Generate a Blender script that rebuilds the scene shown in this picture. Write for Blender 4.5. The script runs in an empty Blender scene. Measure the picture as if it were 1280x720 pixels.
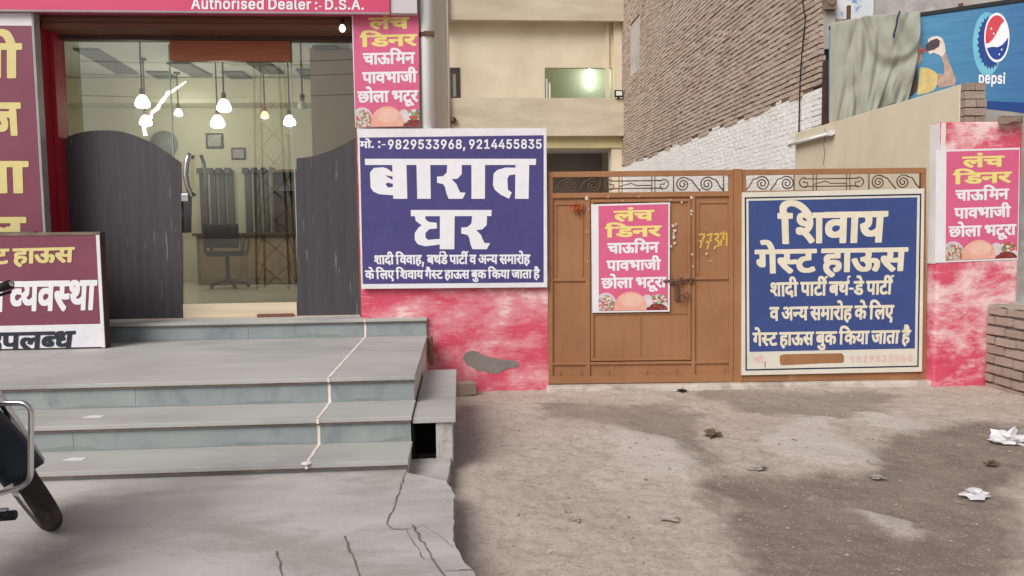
import bpy, bmesh, math, random
import numpy as np
from mathutils import Vector, Matrix, noise as mnoise
from mathutils.geometry import tessellate_polygon
random.seed(7); rng = np.random.RandomState(5)
S = bpy.context.scene
COL = S.collection
PI = math.pi
rad = math.radians

# ------------------------------------------------------------------ camera
F_PX = 950.0; CAM_H = 1.5
YAW = math.atan(65 / F_PX); PITCH = math.atan(70 / F_PX); ROLL = .012
cam = bpy.data.cameras.new('camera'); cam.sensor_width = 36; cam.lens = F_PX / 1280 * 36
cam.clip_start = .05; cam.clip_end = 2000
co = bpy.data.objects.new('camera', cam); COL.objects.link(co); S.camera = co
RC = Matrix.Rotation(-YAW, 3, 'Z') @ Matrix.Rotation(PI / 2 - PITCH, 3, 'X') @ Matrix.Rotation(-ROLL, 3, 'Z')
CP = Vector((0, 0, CAM_H))
co.matrix_world = Matrix.Translation(CP) @ RC.to_4x4()

# ------------------------------------------------------------------ light
SUN_EL, SUN_AZ = 41, 222          # azimuth from north (+Y) clockwise: behind the camera, a bit left
w = bpy.data.worlds.new('World'); S.world = w; w.use_nodes = True
nt = w.node_tree; nt.nodes.clear()
sky = nt.nodes.new('ShaderNodeTexSky'); sky.sky_type = 'NISHITA'; sky.sun_disc = False
sky.sun_elevation = rad(SUN_EL); sky.sun_rotation = rad(SUN_AZ); sky.dust_density = 4; sky.air_density = 1.0
hs = nt.nodes.new('ShaderNodeHueSaturation'); hs.inputs['Saturation'].default_value = .22
bg = nt.nodes.new('ShaderNodeBackground'); bg.inputs[1].default_value = .055
wo = nt.nodes.new('ShaderNodeOutputWorld')
nt.links.new(sky.outputs[0], hs.inputs['Color']); nt.links.new(hs.outputs[0], bg.inputs[0]); nt.links.new(bg.outputs[0], wo.inputs[0])
sl = bpy.data.lights.new('sun', 'SUN'); sl.energy = 1.5; sl.angle = rad(36); sl.color = (1, .965, .92)
so = bpy.data.objects.new('sun', sl); COL.objects.link(so)
az, el = rad(SUN_AZ), rad(SUN_EL)
sd = Vector((math.sin(az) * math.cos(el), math.cos(az) * math.cos(el), math.sin(el)))
so.rotation_euler = sd.to_track_quat('Z', 'Y').to_euler(); so.location = (0, -5, 20)
S.view_settings.view_transform = 'Standard'; S.view_settings.look = 'None'
S.view_settings.exposure = 0.70; S.view_settings.gamma = 1; S.view_settings.use_curve_mapping = False
S.cycles.max_bounces = 10; S.cycles.transparent_max_bounces = 16
S.cycles.use_denoising = True; S.cycles.sample_clamp_indirect = 6

# ------------------------------------------------------------------ pixel rays -> points on real planes
def ray(x, y): return RC @ Vector(((x - 640) / F_PX, (360 - y) / F_PX, -1))
def onY(x, y, Y): d = ray(x, y); return CP + d * (Y / d.y)
def onX(x, y, X): d = ray(x, y); return CP + d * (X / d.x)
def onZ(x, y, z=0.): d = ray(x, y); return CP + d * ((z - CAM_H) / d.z)
class Plane:
    def __init__(s, p, n, up=Vector((0, 0, 1))):
        s.p = Vector(p); s.n = Vector(n).normalized()
    def at(s, x, y, off=0.):
        d = ray(x, y); p = s.p + s.n * off
        return CP + d * ((p - CP).dot(s.n) / d.dot(s.n))
    def off(s, o): return Plane(s.p + s.n * o, s.n)
def planeY(Y): return Plane((0, Y, 0), (0, -1, 0))

# ------------------------------------------------------------------ meshes
class MB:
    def __init__(s): s.v = []; s.f = []
    def add(s, vs, fs):
        b = len(s.v); s.v += [Vector(p) for p in vs]; s.f += [[b + i for i in q] for q in fs]; return s
    def box(s, x0, x1, y0, y1, z0, z1):
        x0, x1 = sorted((x0, x1)); y0, y1 = sorted((y0, y1)); z0, z1 = sorted((z0, z1))
        return s.add([(x0,y0,z0),(x1,y0,z0),(x1,y1,z0),(x0,y1,z0),(x0,y0,z1),(x1,y0,z1),(x1,y1,z1),(x0,y1,z1)],
            [(0,3,2,1),(4,5,6,7),(0,1,5,4),(1,2,6,5),(2,3,7,6),(3,0,4,7)])
    def obox(s, c, ax, ay, az):   # centre and three half vectors
        c = Vector(c); ax = Vector(ax); ay = Vector(ay); az = Vector(az)
        P = [c + ax*i + ay*j + az*k for k in (-1,1) for (i,j) in ((-1,-1),(1,-1),(1,1),(-1,1))]
        return s.add(P, [(0,3,2,1),(4,5,6,7),(0,1,5,4),(1,2,6,5),(2,3,7,6),(3,0,4,7)])
    def prism(s, pts, d):         # polygon (3D, planar) swept by vector d; concave is fine
        pts = [Vector(p) for p in pts]; d = Vector(d); n = len(pts)
        tri = tessellate_polygon([pts])
        vs = pts + [p + d for p in pts]
        nn = sum(((pts[i].cross(pts[(i+1) % n])) for i in range(n)), Vector())
        fl = nn.dot(d) < 0
        fs = []
        for t in tri:
            a, b, c = t
            tn = (pts[b]-pts[a]).cross(pts[c]-pts[a])
            if tn.dot(d) > 0: a, b, c = c, b, a
            fs.append((a, b, c)); fs.append((c+n, b+n, a+n))
        for i in range(n):
            j = (i+1) % n
            fs.append((j, i, i+n, j+n) if fl else (i, j, j+n, i+n))
        return s.add(vs, fs)
    def poly(s, loops):           # flat filled outline(s)
        L = [[Vector(p) for p in l] for l in loops]
        return s.add([p for l in L for p in l], [tuple(t) for t in tessellate_polygon(L)])
    def tube(s, pts, r, n=8, closed=False, caps=True):
        pts = [Vector(p) for p in pts]; m = len(pts)
        rs = r if isinstance(r, (list, tuple)) else [r] * m
        T = []
        for i in range(m):
            a = pts[(i-1) % m] if (closed or i) else pts[0]; b = pts[(i+1) % m] if (closed or i < m-1) else pts[-1]
            t = b - a; T.append(t.normalized() if t.length > 1e-9 else Vector((0,0,1)))
        up = Vector((0,0,1)) if abs(T[0].z) < .9 else Vector((1,0,0))
        nrm = (up - T[0] * up.dot(T[0])).normalized(); vs = []
        for i in range(m):
            nrm = nrm - T[i] * nrm.dot(T[i])
            nrm = nrm.normalized() if nrm.length > 1e-6 else T[i].orthogonal().normalized()
            bn = T[i].cross(nrm)
            for k in range(n):
                a = 2*PI*k/n; vs.append(pts[i] + (nrm*math.cos(a) + bn*math.sin(a)) * rs[i])
        fs = []
        for i in range(m if closed else m-1):
            j = (i+1) % m
            for k in range(n):
                l = (k+1) % n; fs.append((i*n+k, i*n+l, j*n+l, j*n+k))
        if caps and not closed:
            fs.append(tuple(range(n))[::-1]); fs.append(tuple((m-1)*n + k for k in range(n)))
        return s.add(vs, fs)
    def lathe(s, prof, c=(0,0,0), axis='z', n=24, M=None):   # prof: (r, h)
        vs = []; c = Vector(c)
        for r, h in prof:
            for k in range(n):
                a = 2*PI*k/n; x, y = r*math.cos(a), r*math.sin(a)
                p = Vector((x, y, h)) if axis == 'z' else (Vector((x, h, y)) if axis == 'y' else Vector((h, x, y)))
                if M: p = M @ p
                vs.append(c + p)
        fs = []
        for i in range(len(prof)-1):
            for k in range(n):
                l = (k+1) % n; fs.append((i*n+k, i*n+l, (i+1)*n+l, (i+1)*n+k))
        fs.append(tuple(range(n))[::-1]); fs.append(tuple((len(prof)-1)*n+k for k in range(n)))
        return s.add(vs, fs)
    def grid(s, P):               # 2D list of points
        r, c = len(P), len(P[0])
        return s.add([p for row in P for p in row], [(i*c+j, i*c+j+1, (i+1)*c+j+1, (i+1)*c+j) for i in range(r-1) for j in range(c-1)])
    def build(s, name, m, parent=None, smooth=False, bevel=0., fix=True, solid=0.):
        base = Vector(parent.get('_o', (0,0,0))) if parent else Vector()
        org = base
        if parent is None and s.v:
            lo = Vector([min(p[i] for p in s.v) for i in range(3)]); hi = Vector([max(p[i] for p in s.v) for i in range(3)])
            org = Vector(((lo.x+hi.x)/2, (lo.y+hi.y)/2, lo.z))
        me = bpy.data.meshes.new(name)
        me.from_pydata([p - org for p in s.v], [], s.f); me.update()
        if bevel or fix:
            bm = bmesh.new(); bm.from_mesh(me)
            if fix: bmesh.ops.recalc_face_normals(bm, faces=bm.faces)
            if bevel:
                es = [e for e in bm.edges if len(e.link_faces) == 2 and e.calc_face_angle(0) > .5]
                bmesh.ops.bevel(bm, geom=es, offset=bevel, segments=2, affect='EDGES', profile=.6)
            bm.to_mesh(me); bm.free()
        if smooth:
            for p in me.polygons: p.use_smooth = True
        o = bpy.data.objects.new(name, me); COL.objects.link(o)
        if m: me.materials.append(m)
        if solid:
            md = o.modifiers.new('thick', 'SOLIDIFY'); md.thickness = solid; md.offset = 0
        if parent: o.parent = parent
        else: o.location = org
        o['_o'] = tuple(org)
        return o
def empty(name, loc, label, cat, group=None):
    o = bpy.data.objects.new(name, None); COL.objects.link(o); o.location = loc; o.empty_display_size = .1
    o['_o'] = tuple(loc); tag(o, label, cat, group); return o
def tag(o, label, cat, group=None):
    o['label'] = label; o['category'] = cat
    if group: o['group'] = group
    return o
def structure(o): o['kind'] = 'structure'; return o

# ------------------------------------------------------------------ materials
def L(r, g=None, b=None):
    if g is None: g = b = r
    f = lambda c: (c/255/12.92) if c/255 <= .04045 else ((c/255+.055)/1.055)**2.4
    return (f(r), f(g), f(b), 1)
MATS = {}
def nodes(name):
    m = bpy.data.materials.new(name); m.use_nodes = True; n = m.node_tree.nodes; n.clear()
    o = n.new('ShaderNodeOutputMaterial'); p = n.new('ShaderNodeBsdfPrincipled'); m.node_tree.links.new(p.outputs[0], o.inputs[0])
    return m, n, m.node_tree.links, p
def tex_noise(n, l, vec, scale, detail=6, rough=.6, dist=0.):
    t = n.new('ShaderNodeTexNoise'); t.inputs['Scale'].default_value = scale; t.inputs['Detail'].default_value = detail
    t.inputs['Roughness'].default_value = rough; t.inputs['Distortion'].default_value = dist; l.new(vec, t.inputs['Vector']); return t.outputs['Fac']
def ramp(n, l, fac, stops):
    r = n.new('ShaderNodeValToRGB'); e = r.color_ramp.elements
    while len(e) < len(stops): e.new(.5)
    for i, (p, c) in enumerate(stops): e[i].position = p; e[i].color = c if len(c) == 4 else (*c, 1)
    l.new(fac, r.inputs[0]); return r.outputs[0]
def mixc(n, l, fac, a, b, mode='MIX'):
    m = n.new('ShaderNodeMix'); m.data_type = 'RGBA'; m.blend_type = mode
    for sock, v in ((m.inputs[0], fac), (m.inputs[6], a), (m.inputs[7], b)):
        if hasattr(v, 'links') or hasattr(v, 'is_linked'): l.new(v, sock)
        else: sock.default_value = v
    return m.outputs[2]
def coords(n, l, scale=(1,1,1)):
    t = n.new('ShaderNodeTexCoord'); mp = n.new('ShaderNodeMapping'); mp.inputs['Scale'].default_value = scale
    l.new(t.outputs['Object'], mp.inputs[0]); return mp.outputs[0]
def bump(n, l, p, h, s=.3, d=.01):
    b = n.new('ShaderNodeBump'); b.inputs['Strength'].default_value = s; b.inputs['Distance'].default_value = d
    l.new(h, b.inputs['Height']); l.new(b.outputs[0], p.inputs['Normal'])
BK = (0,0,0,1); WH = (1,1,1,1)
def mul(c, k): return (c[0]*k, c[1]*k, c[2]*k, 1)
def pm(name, c, c2=None, scale=6., rough=.7, bmp=0., bscale=40., metal=0., stretch=(1,1,1), dirt=None, dscale=1.5, dlo=.5, dhi=.7, spec=.3, detail=6):
    """base colour c wandering to c2 with noise, optional blotches of a third colour, fine bump"""
    if name in MATS: return MATS[name]
    m, n, l, p = nodes(name); v = coords(n, l, stretch)
    c2 = c2 or mul(c, .82)
    col = mixc(n, l, ramp(n, l, tex_noise(n, l, v, scale, detail), [(.3, BK), (.7, WH)]), c, c2)
    if dirt:
        col = mixc(n, l, ramp(n, l, tex_noise(n, l, v, dscale, 8, .65, .3), [(dlo, BK), (dhi, WH)]), col, dirt)
    l.new(col, p.inputs['Base Color'])
    p.inputs['Roughness'].default_value = rough; p.inputs['Metallic'].default_value = metal; p.inputs['Specular IOR Level'].default_value = spec
    if bmp: bump(n, l, p, tex_noise(n, l, v, bscale, 5, .65), bmp, .01)
    MATS[name] = m; return m
def emis(name, c, s):
    m, n, l, p = nodes(name); p.inputs['Base Color'].default_value = c; p.inputs['Emission Color'].default_value = c; p.inputs['Emission Strength'].default_value = s
    return m

FONT = {
'उ':(695,'762,630 716,638 0,638 -46,630 -50,526 -34,510 416,508 448,484 462,446 440,414 394,394 294,384 280,372 290,264 306,258 392,260 462,196 474,168 474,144 466,128 444,112 392,106 346,126 308,154 242,230 166,358 96,360 0,334 -12,324 -12,288 40,194 100,112 166,48 236,4 306,-20 398,-30 500,-26 584,-4 624,18 654,46 674,80 684,120 684,178 670,232 642,274 596,318 640,356 660,396 666,482 658,508 750,510 762,516'),
'ल':(860,'928,628 916,636 880,638 -40,634 -50,620 -50,526 -34,510 596,508 596,446 522,438 450,412 348,442 214,446 144,434 84,410 38,372 12,322 8,236 22,188 50,144 92,100 252,-18 288,-40 360,-40 440,18 442,58 306,150 236,212 212,256 220,288 262,314 318,300 326,290 304,240 310,202 420,174 482,174 500,182 542,264 596,306 598,-20 610,-28 646,-30 790,-26 798,-16 798,508 922,512 930,522'),
'ं':(0,'-284,730 -274,706 -230,674 -202,668 -114,670 -84,680 -56,704 -44,736 -44,772 -56,804 -92,832 -122,840 -208,840 -248,826 -270,808 -284,778'),
'च':(804,'734,-26 742,-16 742,508 860,510 872,518 874,624 866,634 0,638 -46,630 -50,526 -34,510 540,508 540,454 442,462 14,460 -2,444 0,342 14,332 142,332 130,298 130,236 138,204 164,162 212,124 256,104 330,88 450,86 540,100 540,-12 546,-24 590,-30|540,376 540,272 512,252 456,224 408,214 358,230 336,252 336,284 358,308 422,330 524,334 534,342'),
'ड':(732,'798,630 752,638 0,638 -44,632 -50,620 -50,526 -34,510 460,508 460,484 278,480 228,470 176,448 146,422 130,394 126,306 142,266 182,222 274,166 348,164 420,184 470,186 506,174 524,152 506,122 480,110 434,102 372,108 312,124 256,150 148,230 78,232 -14,178 -14,132 108,44 190,6 276,-18 406,-30 524,-26 596,-12 658,16 702,56 728,120 724,200 688,256 634,290 578,308 484,318 352,310 328,340 368,356 642,356 658,362 662,508 796,514 802,526'),
'ि':(460,'72,-26 216,-30 252,-28 264,-20 266,508 382,510 398,526 398,620 392,632 248,638 240,648 224,678 222,704 250,744 284,762 336,774 386,774 492,750 560,720 638,672 756,572 932,574 944,588 944,616 936,630 848,722 766,786 660,846 540,886 416,904 246,902 144,878 74,838 40,800 20,750 18,674 28,638 -34,636 -50,620 -50,526 -44,514 64,508 64,-16'),
'न':(704,'634,-26 642,-16 642,508 758,510 770,518 772,624 764,634 0,638 -46,630 -50,526 -34,510 440,508 440,390 76,390 44,384 20,372 0,344 2,270 24,232 78,184 136,158 182,154 246,156 288,174 306,200 310,262 440,262 442,-20 454,-28 490,-30'),
'न्':(476,'500,390 52,386 8,360 -2,336 -2,284 24,232 88,178 146,156 246,156 276,166 300,188 310,218 310,262 500,262|500,510 500,636 0,638 -40,634 -50,620 -50,526 -34,510'),
'र':(519,'-46,630 -50,526 -40,512 262,508 272,482 270,434 240,394 172,414 74,412 30,396 4,364 2,304 34,244 180,112 388,-36 472,-38 546,16 552,56 544,68 432,136 298,238 398,288 454,346 476,408 472,508 574,510 586,518 586,628 574,636 538,638 0,638'),
'ा':(328,'78,-28 252,-28 266,-16 266,508 382,510 394,516 398,620 388,634 0,638 -34,636 -48,626 -46,516 -34,510 64,508 64,-16'),
'ऊ':(971,'1038,628 1026,636 990,638 -34,636 -50,620 -50,526 -40,512 416,508 448,484 462,458 452,426 414,400 360,388 302,386 280,372 290,264 306,258 392,260 462,196 474,168 474,144 458,120 434,108 402,104 374,112 308,154 242,230 166,358 96,360 0,334 -12,324 -12,288 64,158 156,56 250,-2 356,-28 524,-22 574,-8 624,18 660,54 680,98 684,178 676,210 714,226 730,224 756,204 764,172 748,124 694,60 696,18 798,-28 868,-28 916,20 956,100 966,152 958,246 920,302 848,342 748,356 632,348 652,376 666,424 666,482 658,508 1026,510 1040,522'),
'म':(759,'824,630 778,638 -40,634 -50,620 -50,526 -44,514 110,508 110,344 48,338 8,312 0,294 4,234 24,200 68,158 118,130 170,118 234,118 282,132 308,162 314,214 494,214 496,-20 508,-28 544,-30 688,-26 696,-16 696,508 822,514 828,526|314,344 314,508 494,508 494,344'),
'प':(721,'-46,630 -46,516 50,508 56,268 76,214 110,172 170,136 248,116 384,114 456,126 456,-16 464,-26 608,-30 644,-28 656,-20 658,508 776,510 788,518 790,624 782,634 0,638|456,508 456,292 358,246 320,244 288,256 268,276 256,314 254,508'),
'व':(705,'638,-24 644,-12 644,508 770,514 776,526 776,620 770,632 726,638 0,638 -46,630 -50,526 -34,510 442,508 442,478 348,484 216,478 132,456 68,420 40,392 20,356 8,294 16,218 34,182 66,148 126,112 208,90 344,86 442,100 442,-16 450,-26 594,-30|442,342 442,272 360,226 286,216 240,234 216,262 212,282 226,314 270,342 316,352'),
'व्':(478,'496,466 468,476 398,482 254,482 176,470 98,440 40,392 14,338 10,242 30,188 94,128 136,108 208,90 376,88 436,98 502,120 502,282 450,280 374,232 306,214 270,220 234,238 212,278 226,314 276,344 316,352 440,342 488,348 500,422|502,510 502,636 492,638 0,638 -40,634 -50,620 -50,526 -34,510'),
'भ':(892,'958,628 946,636 910,638 476,636 460,620 458,532 434,578 404,606 360,630 286,646 144,644 76,624 30,590 10,542 10,474 34,420 88,382 184,356 272,352 272,344 226,342 186,330 168,314 158,290 158,254 170,218 190,190 240,148 310,120 408,120 444,134 460,150 472,182 472,214 628,214 630,-20 642,-28 678,-30 814,-28 830,-12 830,508 952,512 960,522|628,344 472,344 472,470 464,516 510,508 628,508|262,482 216,492 198,510 212,522 224,522 252,502'),
'ज':(941,'1010,626 996,636 962,638 -34,636 -50,620 -50,526 -40,512 0,508 676,508 676,462 384,462 348,460 336,452 298,388 298,352 380,298 420,254 430,230 428,208 418,194 394,182 344,200 282,256 238,318 178,438 168,444 98,446 2,420 -10,410 -10,374 78,216 160,124 236,76 336,50 482,54 528,66 578,92 616,134 632,186 626,270 590,332 676,332 680,-22 726,-30 864,-28 880,-12 880,508 1006,514 1012,526'),
'ी':(328,'258,-26 266,-16 266,508 392,514 398,526 394,630 348,638 252,638 220,718 178,794 130,848 66,886 -16,904 -138,904 -198,894 -252,872 -302,828 -326,776 -328,692 -298,606 -284,582 -264,572 -96,574 -84,584 -84,620 -122,690 -126,718 -118,744 -100,764 -66,774 -34,760 -10,738 44,638 -46,630 -50,526 -34,510 64,508 64,-16 78,-28 114,-30'),
'छ':(889,'948,622 938,630 908,632 -34,628 -40,618 -40,528 -28,516 538,514 538,490 460,464 418,422 402,380 406,304 314,308 258,302 218,318 200,336 210,364 248,380 280,382 328,372 394,376 406,442 406,476 398,484 298,496 174,492 94,470 38,430 16,382 16,320 38,270 76,234 108,218 88,162 90,112 106,70 140,32 192,2 270,-18 352,-24 476,-20 552,-8 638,18 722,60 808,134 840,180 866,248 870,322 858,380 836,418 780,464 722,484 720,514 938,516 948,524|612,172 578,146 518,118 410,94 370,92 310,104 286,118 272,142 278,162 306,182 418,192 430,260 496,208|686,282 632,298 602,316 580,346 588,370 604,382 626,384 658,368 686,324'),
'ो':(328,'252,-28 266,-16 266,508 392,514 398,526 394,630 348,638 252,638 226,706 172,802 132,846 76,882 4,902 -58,906 -166,902 -234,886 -240,846 -204,766 -122,762 -74,774 -32,758 10,712 46,640 -46,630 -50,526 -34,510 64,508 66,-20 78,-28 114,-30'),
'ट':(639,'706,630 660,638 0,638 -44,632 -50,620 -50,526 -40,512 318,508 318,440 230,430 144,404 76,364 36,322 14,274 8,200 22,126 50,78 100,32 152,4 206,-14 292,-28 478,-24 654,20 662,30 662,64 626,140 616,146 546,148 424,108 330,106 282,120 246,142 218,178 212,220 222,244 246,270 300,298 362,310 514,316 522,328 522,508 704,514 710,526'),
'ू':(0,'234,-202 232,-162 174,-100 112,-48 20,4 -84,34 -214,42 -346,26 -426,-16 -456,-50 -472,-94 -470,-164 -446,-216 -400,-256 -314,-286 -158,-290 -74,-276 -32,-260 -30,-220 -70,-144 -148,-142 -210,-160 -262,-148 -276,-132 -272,-114 -244,-94 -212,-86 -134,-96 -76,-122 -6,-174 68,-250 144,-250'),
'ब':(724,'654,-26 662,-16 662,508 788,514 794,526 794,620 788,632 744,638 0,638 -46,630 -50,526 -34,510 460,508 460,478 362,484 226,478 132,454 66,416 40,390 18,350 8,294 16,218 36,180 60,154 130,112 216,90 356,86 460,102 460,-16 468,-26|300,212 236,236 216,262 214,292|396,352 458,348 460,290'),
'ब्':(496,'10,242 28,192 60,154 116,118 182,96 262,86 390,88 518,120 520,280 470,278 396,350 462,346 506,352 514,378 518,460 510,470 486,476 312,484 192,472 118,448 66,416 32,378 10,318|300,212 236,236 216,262 214,292|520,510 520,636 510,638 0,638 -40,634 -50,620 -50,526 -34,510'),
'त':(723,'788,630 742,638 0,638 -44,632 -50,620 -50,526 -34,510 458,508 458,420 194,412 110,388 60,358 28,322 8,268 12,184 44,120 110,52 234,-38 318,-38 390,16 392,60 316,110 240,174 214,216 214,246 232,268 278,286 458,290 462,-22 508,-30 656,-24 662,-12 662,508 786,514 792,526'),
'घ':(750,'-46,630 -48,520 -34,510 4,508 4,458 18,414 56,368 84,350 62,300 60,230 78,178 110,142 164,110 256,88 412,88 484,102 484,-12 490,-24 638,-30 684,-22 688,508 804,510 816,518 818,624 810,634 0,638|220,508 484,508 484,272 414,230 374,218 336,214 282,232 270,244 264,268 286,294 324,308 414,310 432,320 442,420 436,432 418,438 246,440 220,456 208,476'),
'श':(863,'922,622 912,630 882,632 506,630 494,618 494,550 434,604 344,636 198,640 122,622 90,604 50,552 44,484 60,436 94,398 144,368 202,350 302,336 252,304 176,330 90,330 52,320 30,306 14,282 14,218 34,190 72,170 110,162 208,162 306,86 412,-22 478,-22 558,20 566,30 564,60 476,146 392,214 432,238 476,280 512,338 528,400 528,460 514,516 608,514 608,-14 618,-22 648,-24 780,-22 790,-14 790,514 916,518 922,524|344,454 256,468 228,484 218,510 244,528 288,520 326,492'),
'द':(660,'654,-48 660,-36 656,0 592,70 620,94 636,134 634,190 602,236 538,262 416,262 360,238 342,210 338,170 324,170 264,188 236,208 216,236 212,266 244,312 292,334 368,346 522,352 528,364 528,508 720,512 728,522 728,624 720,634 0,638 -46,630 -50,526 -34,510 324,508 324,474 218,466 110,432 68,404 26,354 10,306 12,212 32,160 76,110 128,78 204,52 300,38 396,38 486,-84 556,-86'),
'ह':(674,'740,630 694,638 0,638 -46,630 -50,526 -34,510 408,508 408,484 234,484 148,472 90,448 50,408 38,372 38,316 46,286 74,244 54,226 32,188 24,156 24,98 52,16 108,-48 188,-110 278,-166 358,-164 430,-110 432,-66 292,24 256,56 232,94 226,122 238,150 280,180 324,192 410,188 444,172 460,150 444,122 360,88 360,46 400,-24 480,-26 526,-14 586,12 626,44 656,96 662,164 646,222 608,266 560,294 504,312 384,324 256,318 242,340 258,352 282,356 604,360 612,372 612,508 738,514 744,526'),
'थ':(814,'880,630 834,638 460,636 446,624 446,568 394,612 296,644 158,646 86,628 48,606 18,568 8,522 14,456 28,428 62,396 156,360 60,338 56,298 70,260 98,212 136,172 230,120 340,100 478,102 550,116 550,-16 558,-26 744,-26 752,-16 752,508 878,514 884,526|550,508 550,288 478,246 420,230 366,232 318,252 316,258 406,304 452,352 476,420 472,510|268,480 226,488 198,510 214,522 230,520 258,500'),
'े':(0,'-568,878 -568,844 -530,764 -452,762 -402,774 -348,748 -308,694 -260,578 -244,572 -90,572 -72,580 -70,622 -120,742 -166,814 -226,868 -304,898 -386,906 -510,900 -556,890'),
'अ':(969,'1028,624 990,632 628,628 622,622 622,524 632,516 714,514 714,374 650,366 568,368 596,394 618,434 622,516 596,572 534,618 460,638 352,642 252,632 154,602 146,592 146,568 186,492 244,490 318,516 376,526 412,518 438,498 440,472 416,446 380,432 296,424 284,412 290,322 298,312 384,312 448,252 454,210 442,192 414,178 358,180 296,214 220,298 162,394 96,396 6,370 -2,362 -2,332 76,212 150,134 240,80 340,56 486,60 576,92 614,126 628,150 638,200 634,248 714,252 716,-16 754,-24 886,-22 898,-10 898,514 1024,518 1030,528'),
'स':(858,'924,630 878,638 -40,634 -50,620 -50,526 -44,514 214,508 224,474 226,442 216,404 172,414 92,414 30,396 2,356 8,282 42,232 136,142 372,-38 456,-38 530,20 532,60 416,138 306,228 428,216 592,218 596,-22 642,-30 786,-26 796,-12 796,508 922,514 928,526|592,508 592,356 482,344 412,348 428,404 424,508'),
'स्':(629,'-46,630 -50,526 -44,514 214,508 222,484 226,442 216,404 172,414 74,412 40,402 12,378 2,356 2,302 16,266 42,232 176,108 372,-38 450,-40 522,12 532,24 530,64 416,138 306,228 428,216 548,216 654,226 654,360 482,344 412,348 428,404 424,508 654,510 654,636 0,638'),
'क':(967,'-48,626 -50,526 -34,510 422,508 422,478 288,484 170,470 106,446 48,402 30,378 12,332 10,244 34,180 100,122 156,100 244,86 360,88 422,102 422,-16 430,-26 610,-28 624,-16 624,234 674,274 718,290 746,270 756,246 756,214 730,150 686,96 688,58 790,10 862,10 888,32 920,78 948,144 960,208 956,286 930,346 882,388 812,414 690,420 624,412 624,508 1022,510 1036,522 1036,624 1028,634 0,638 -34,636|422,342 422,274 336,224 306,216 274,218 238,236 218,260 216,302 230,322 258,340 306,352'),
'ग':(714,'644,-26 652,-16 652,508 770,510 782,518 784,624 776,634 0,638 -46,630 -50,526 -44,514 112,508 112,380 56,376 22,360 4,330 2,280 18,238 46,204 94,168 144,148 252,146 282,156 304,176 314,202 314,508 450,508 450,-16 464,-28 500,-30'),
'ए':(701,'-46,630 -46,516 50,508 52,256 62,210 86,166 120,132 174,98 360,16 450,-34 460,-48 458,-64 416,-124 416,-152 424,-164 526,-208 604,-202 640,-154 662,-106 668,-28 660,8 642,40 582,88 426,160 464,160 538,176 580,196 620,232 640,268 650,308 652,508 756,510 768,516 768,630 722,638 0,638|450,508 446,336 420,304 342,280 340,244 354,190 286,228 260,268 254,508'),
'ु':(0,'-626,-80 -624,-120 -502,-216 -414,-260 -292,-288 -134,-290 -20,-266 20,-244 54,-212 78,-156 76,-82 46,-24 -14,18 -90,38 -258,38 -336,22 -362,8 -362,-32 -320,-104 -250,-106 -182,-86 -156,-88 -126,-102 -116,-116 -122,-134 -170,-158 -238,-158 -314,-136 -370,-104 -468,-26 -540,-28'),
'ै':(0,'-72,580 -70,622 -120,742 -166,814 -226,868 -304,898 -386,906 -510,900 -566,882 -568,844 -538,772 -590,756 -592,716 -552,640 -474,638 -424,654 -390,656 -328,632 -258,572 -90,572'),
'य':(736,'802,630 756,638 -40,634 -50,620 -50,526 -44,514 120,508 152,456 146,426 122,404 2,368 -2,330 18,264 44,216 94,162 180,116 274,100 404,102 470,116 470,-12 480,-26 664,-26 674,-12 674,508 800,514 806,526|470,508 470,286 408,248 348,230 306,232 252,260 238,278 312,320 346,370 356,452 344,508'),
'ध':(780,'848,628 836,636 800,638 452,636 436,620 436,572 394,616 348,636 298,646 162,644 76,614 30,574 12,542 4,512 4,452 12,418 36,378 84,340 112,328 92,278 92,214 108,166 136,132 166,110 254,78 426,72 516,86 516,-16 530,-28 710,-26 718,-16 718,508 842,512 850,522|516,508 516,258 478,232 410,204 364,200 316,216 294,244 312,276 360,294 450,296 462,304 474,378 472,412 458,422 406,426 438,468 446,512|262,426 224,440 200,468 204,496 232,520 240,512 218,488 218,454'),
'ˆ':(0,'128,892 -76,884 -136,832 -128,674 -42,570 42,570 42,654 -42,758 6,800 128,808'),
'A':(922,'864,-22 862,32 532,886 522,894 494,896 326,892 -10,20 -8,-22 30,-30 186,-26 274,212 582,212 672,-26 826,-30|428,634 522,368 332,368'),
'u':(797,'62,672 54,660 54,200 72,108 110,42 168,-6 264,-36 398,-34 444,-22 488,2 494,-20 504,-28 670,-26 678,-14 676,666 666,674 638,676 528,676 500,674 490,666 488,244 482,214 464,176 436,146 402,126 352,116 292,140 262,174 246,218 242,666 232,674 204,676'),
't':(471,'408,-26 420,-14 420,26 398,114 360,122 300,116 276,130 266,158 266,526 398,530 404,538 404,664 392,674 266,676 266,816 258,828 88,830 76,816 76,676 -16,674 -28,660 -26,536 -16,528 76,526 76,126 88,72 110,32 138,4 200,-26 262,-36 344,-36|156,586 156,616 186,616 186,586'),
'h':(797,'62,892 54,880 56,-20 66,-28 94,-30 204,-30 232,-28 242,-20 248,424 262,460 294,498 336,522 380,530 412,522 448,500 468,476 484,438 490,-20 500,-28 528,-30 670,-26 678,-14 678,450 664,528 640,580 572,648 492,678 348,682 284,666 244,646 242,886 232,894 204,896'),
'o':(807,'566,640 502,668 434,682 344,684 270,676 212,658 158,628 110,586 74,538 44,476 26,406 22,268 30,212 52,144 86,84 138,28 174,2 224,-22 296,-40 386,-44 478,-34 542,-12 586,14 632,54 672,108 706,188 718,248 720,372 712,428 692,492 658,554 612,606|356,530 416,522 470,486 508,428 530,336 524,262 496,188 448,136 382,110 322,120 262,166 226,234 212,312 222,392 248,454 302,510'),
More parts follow.
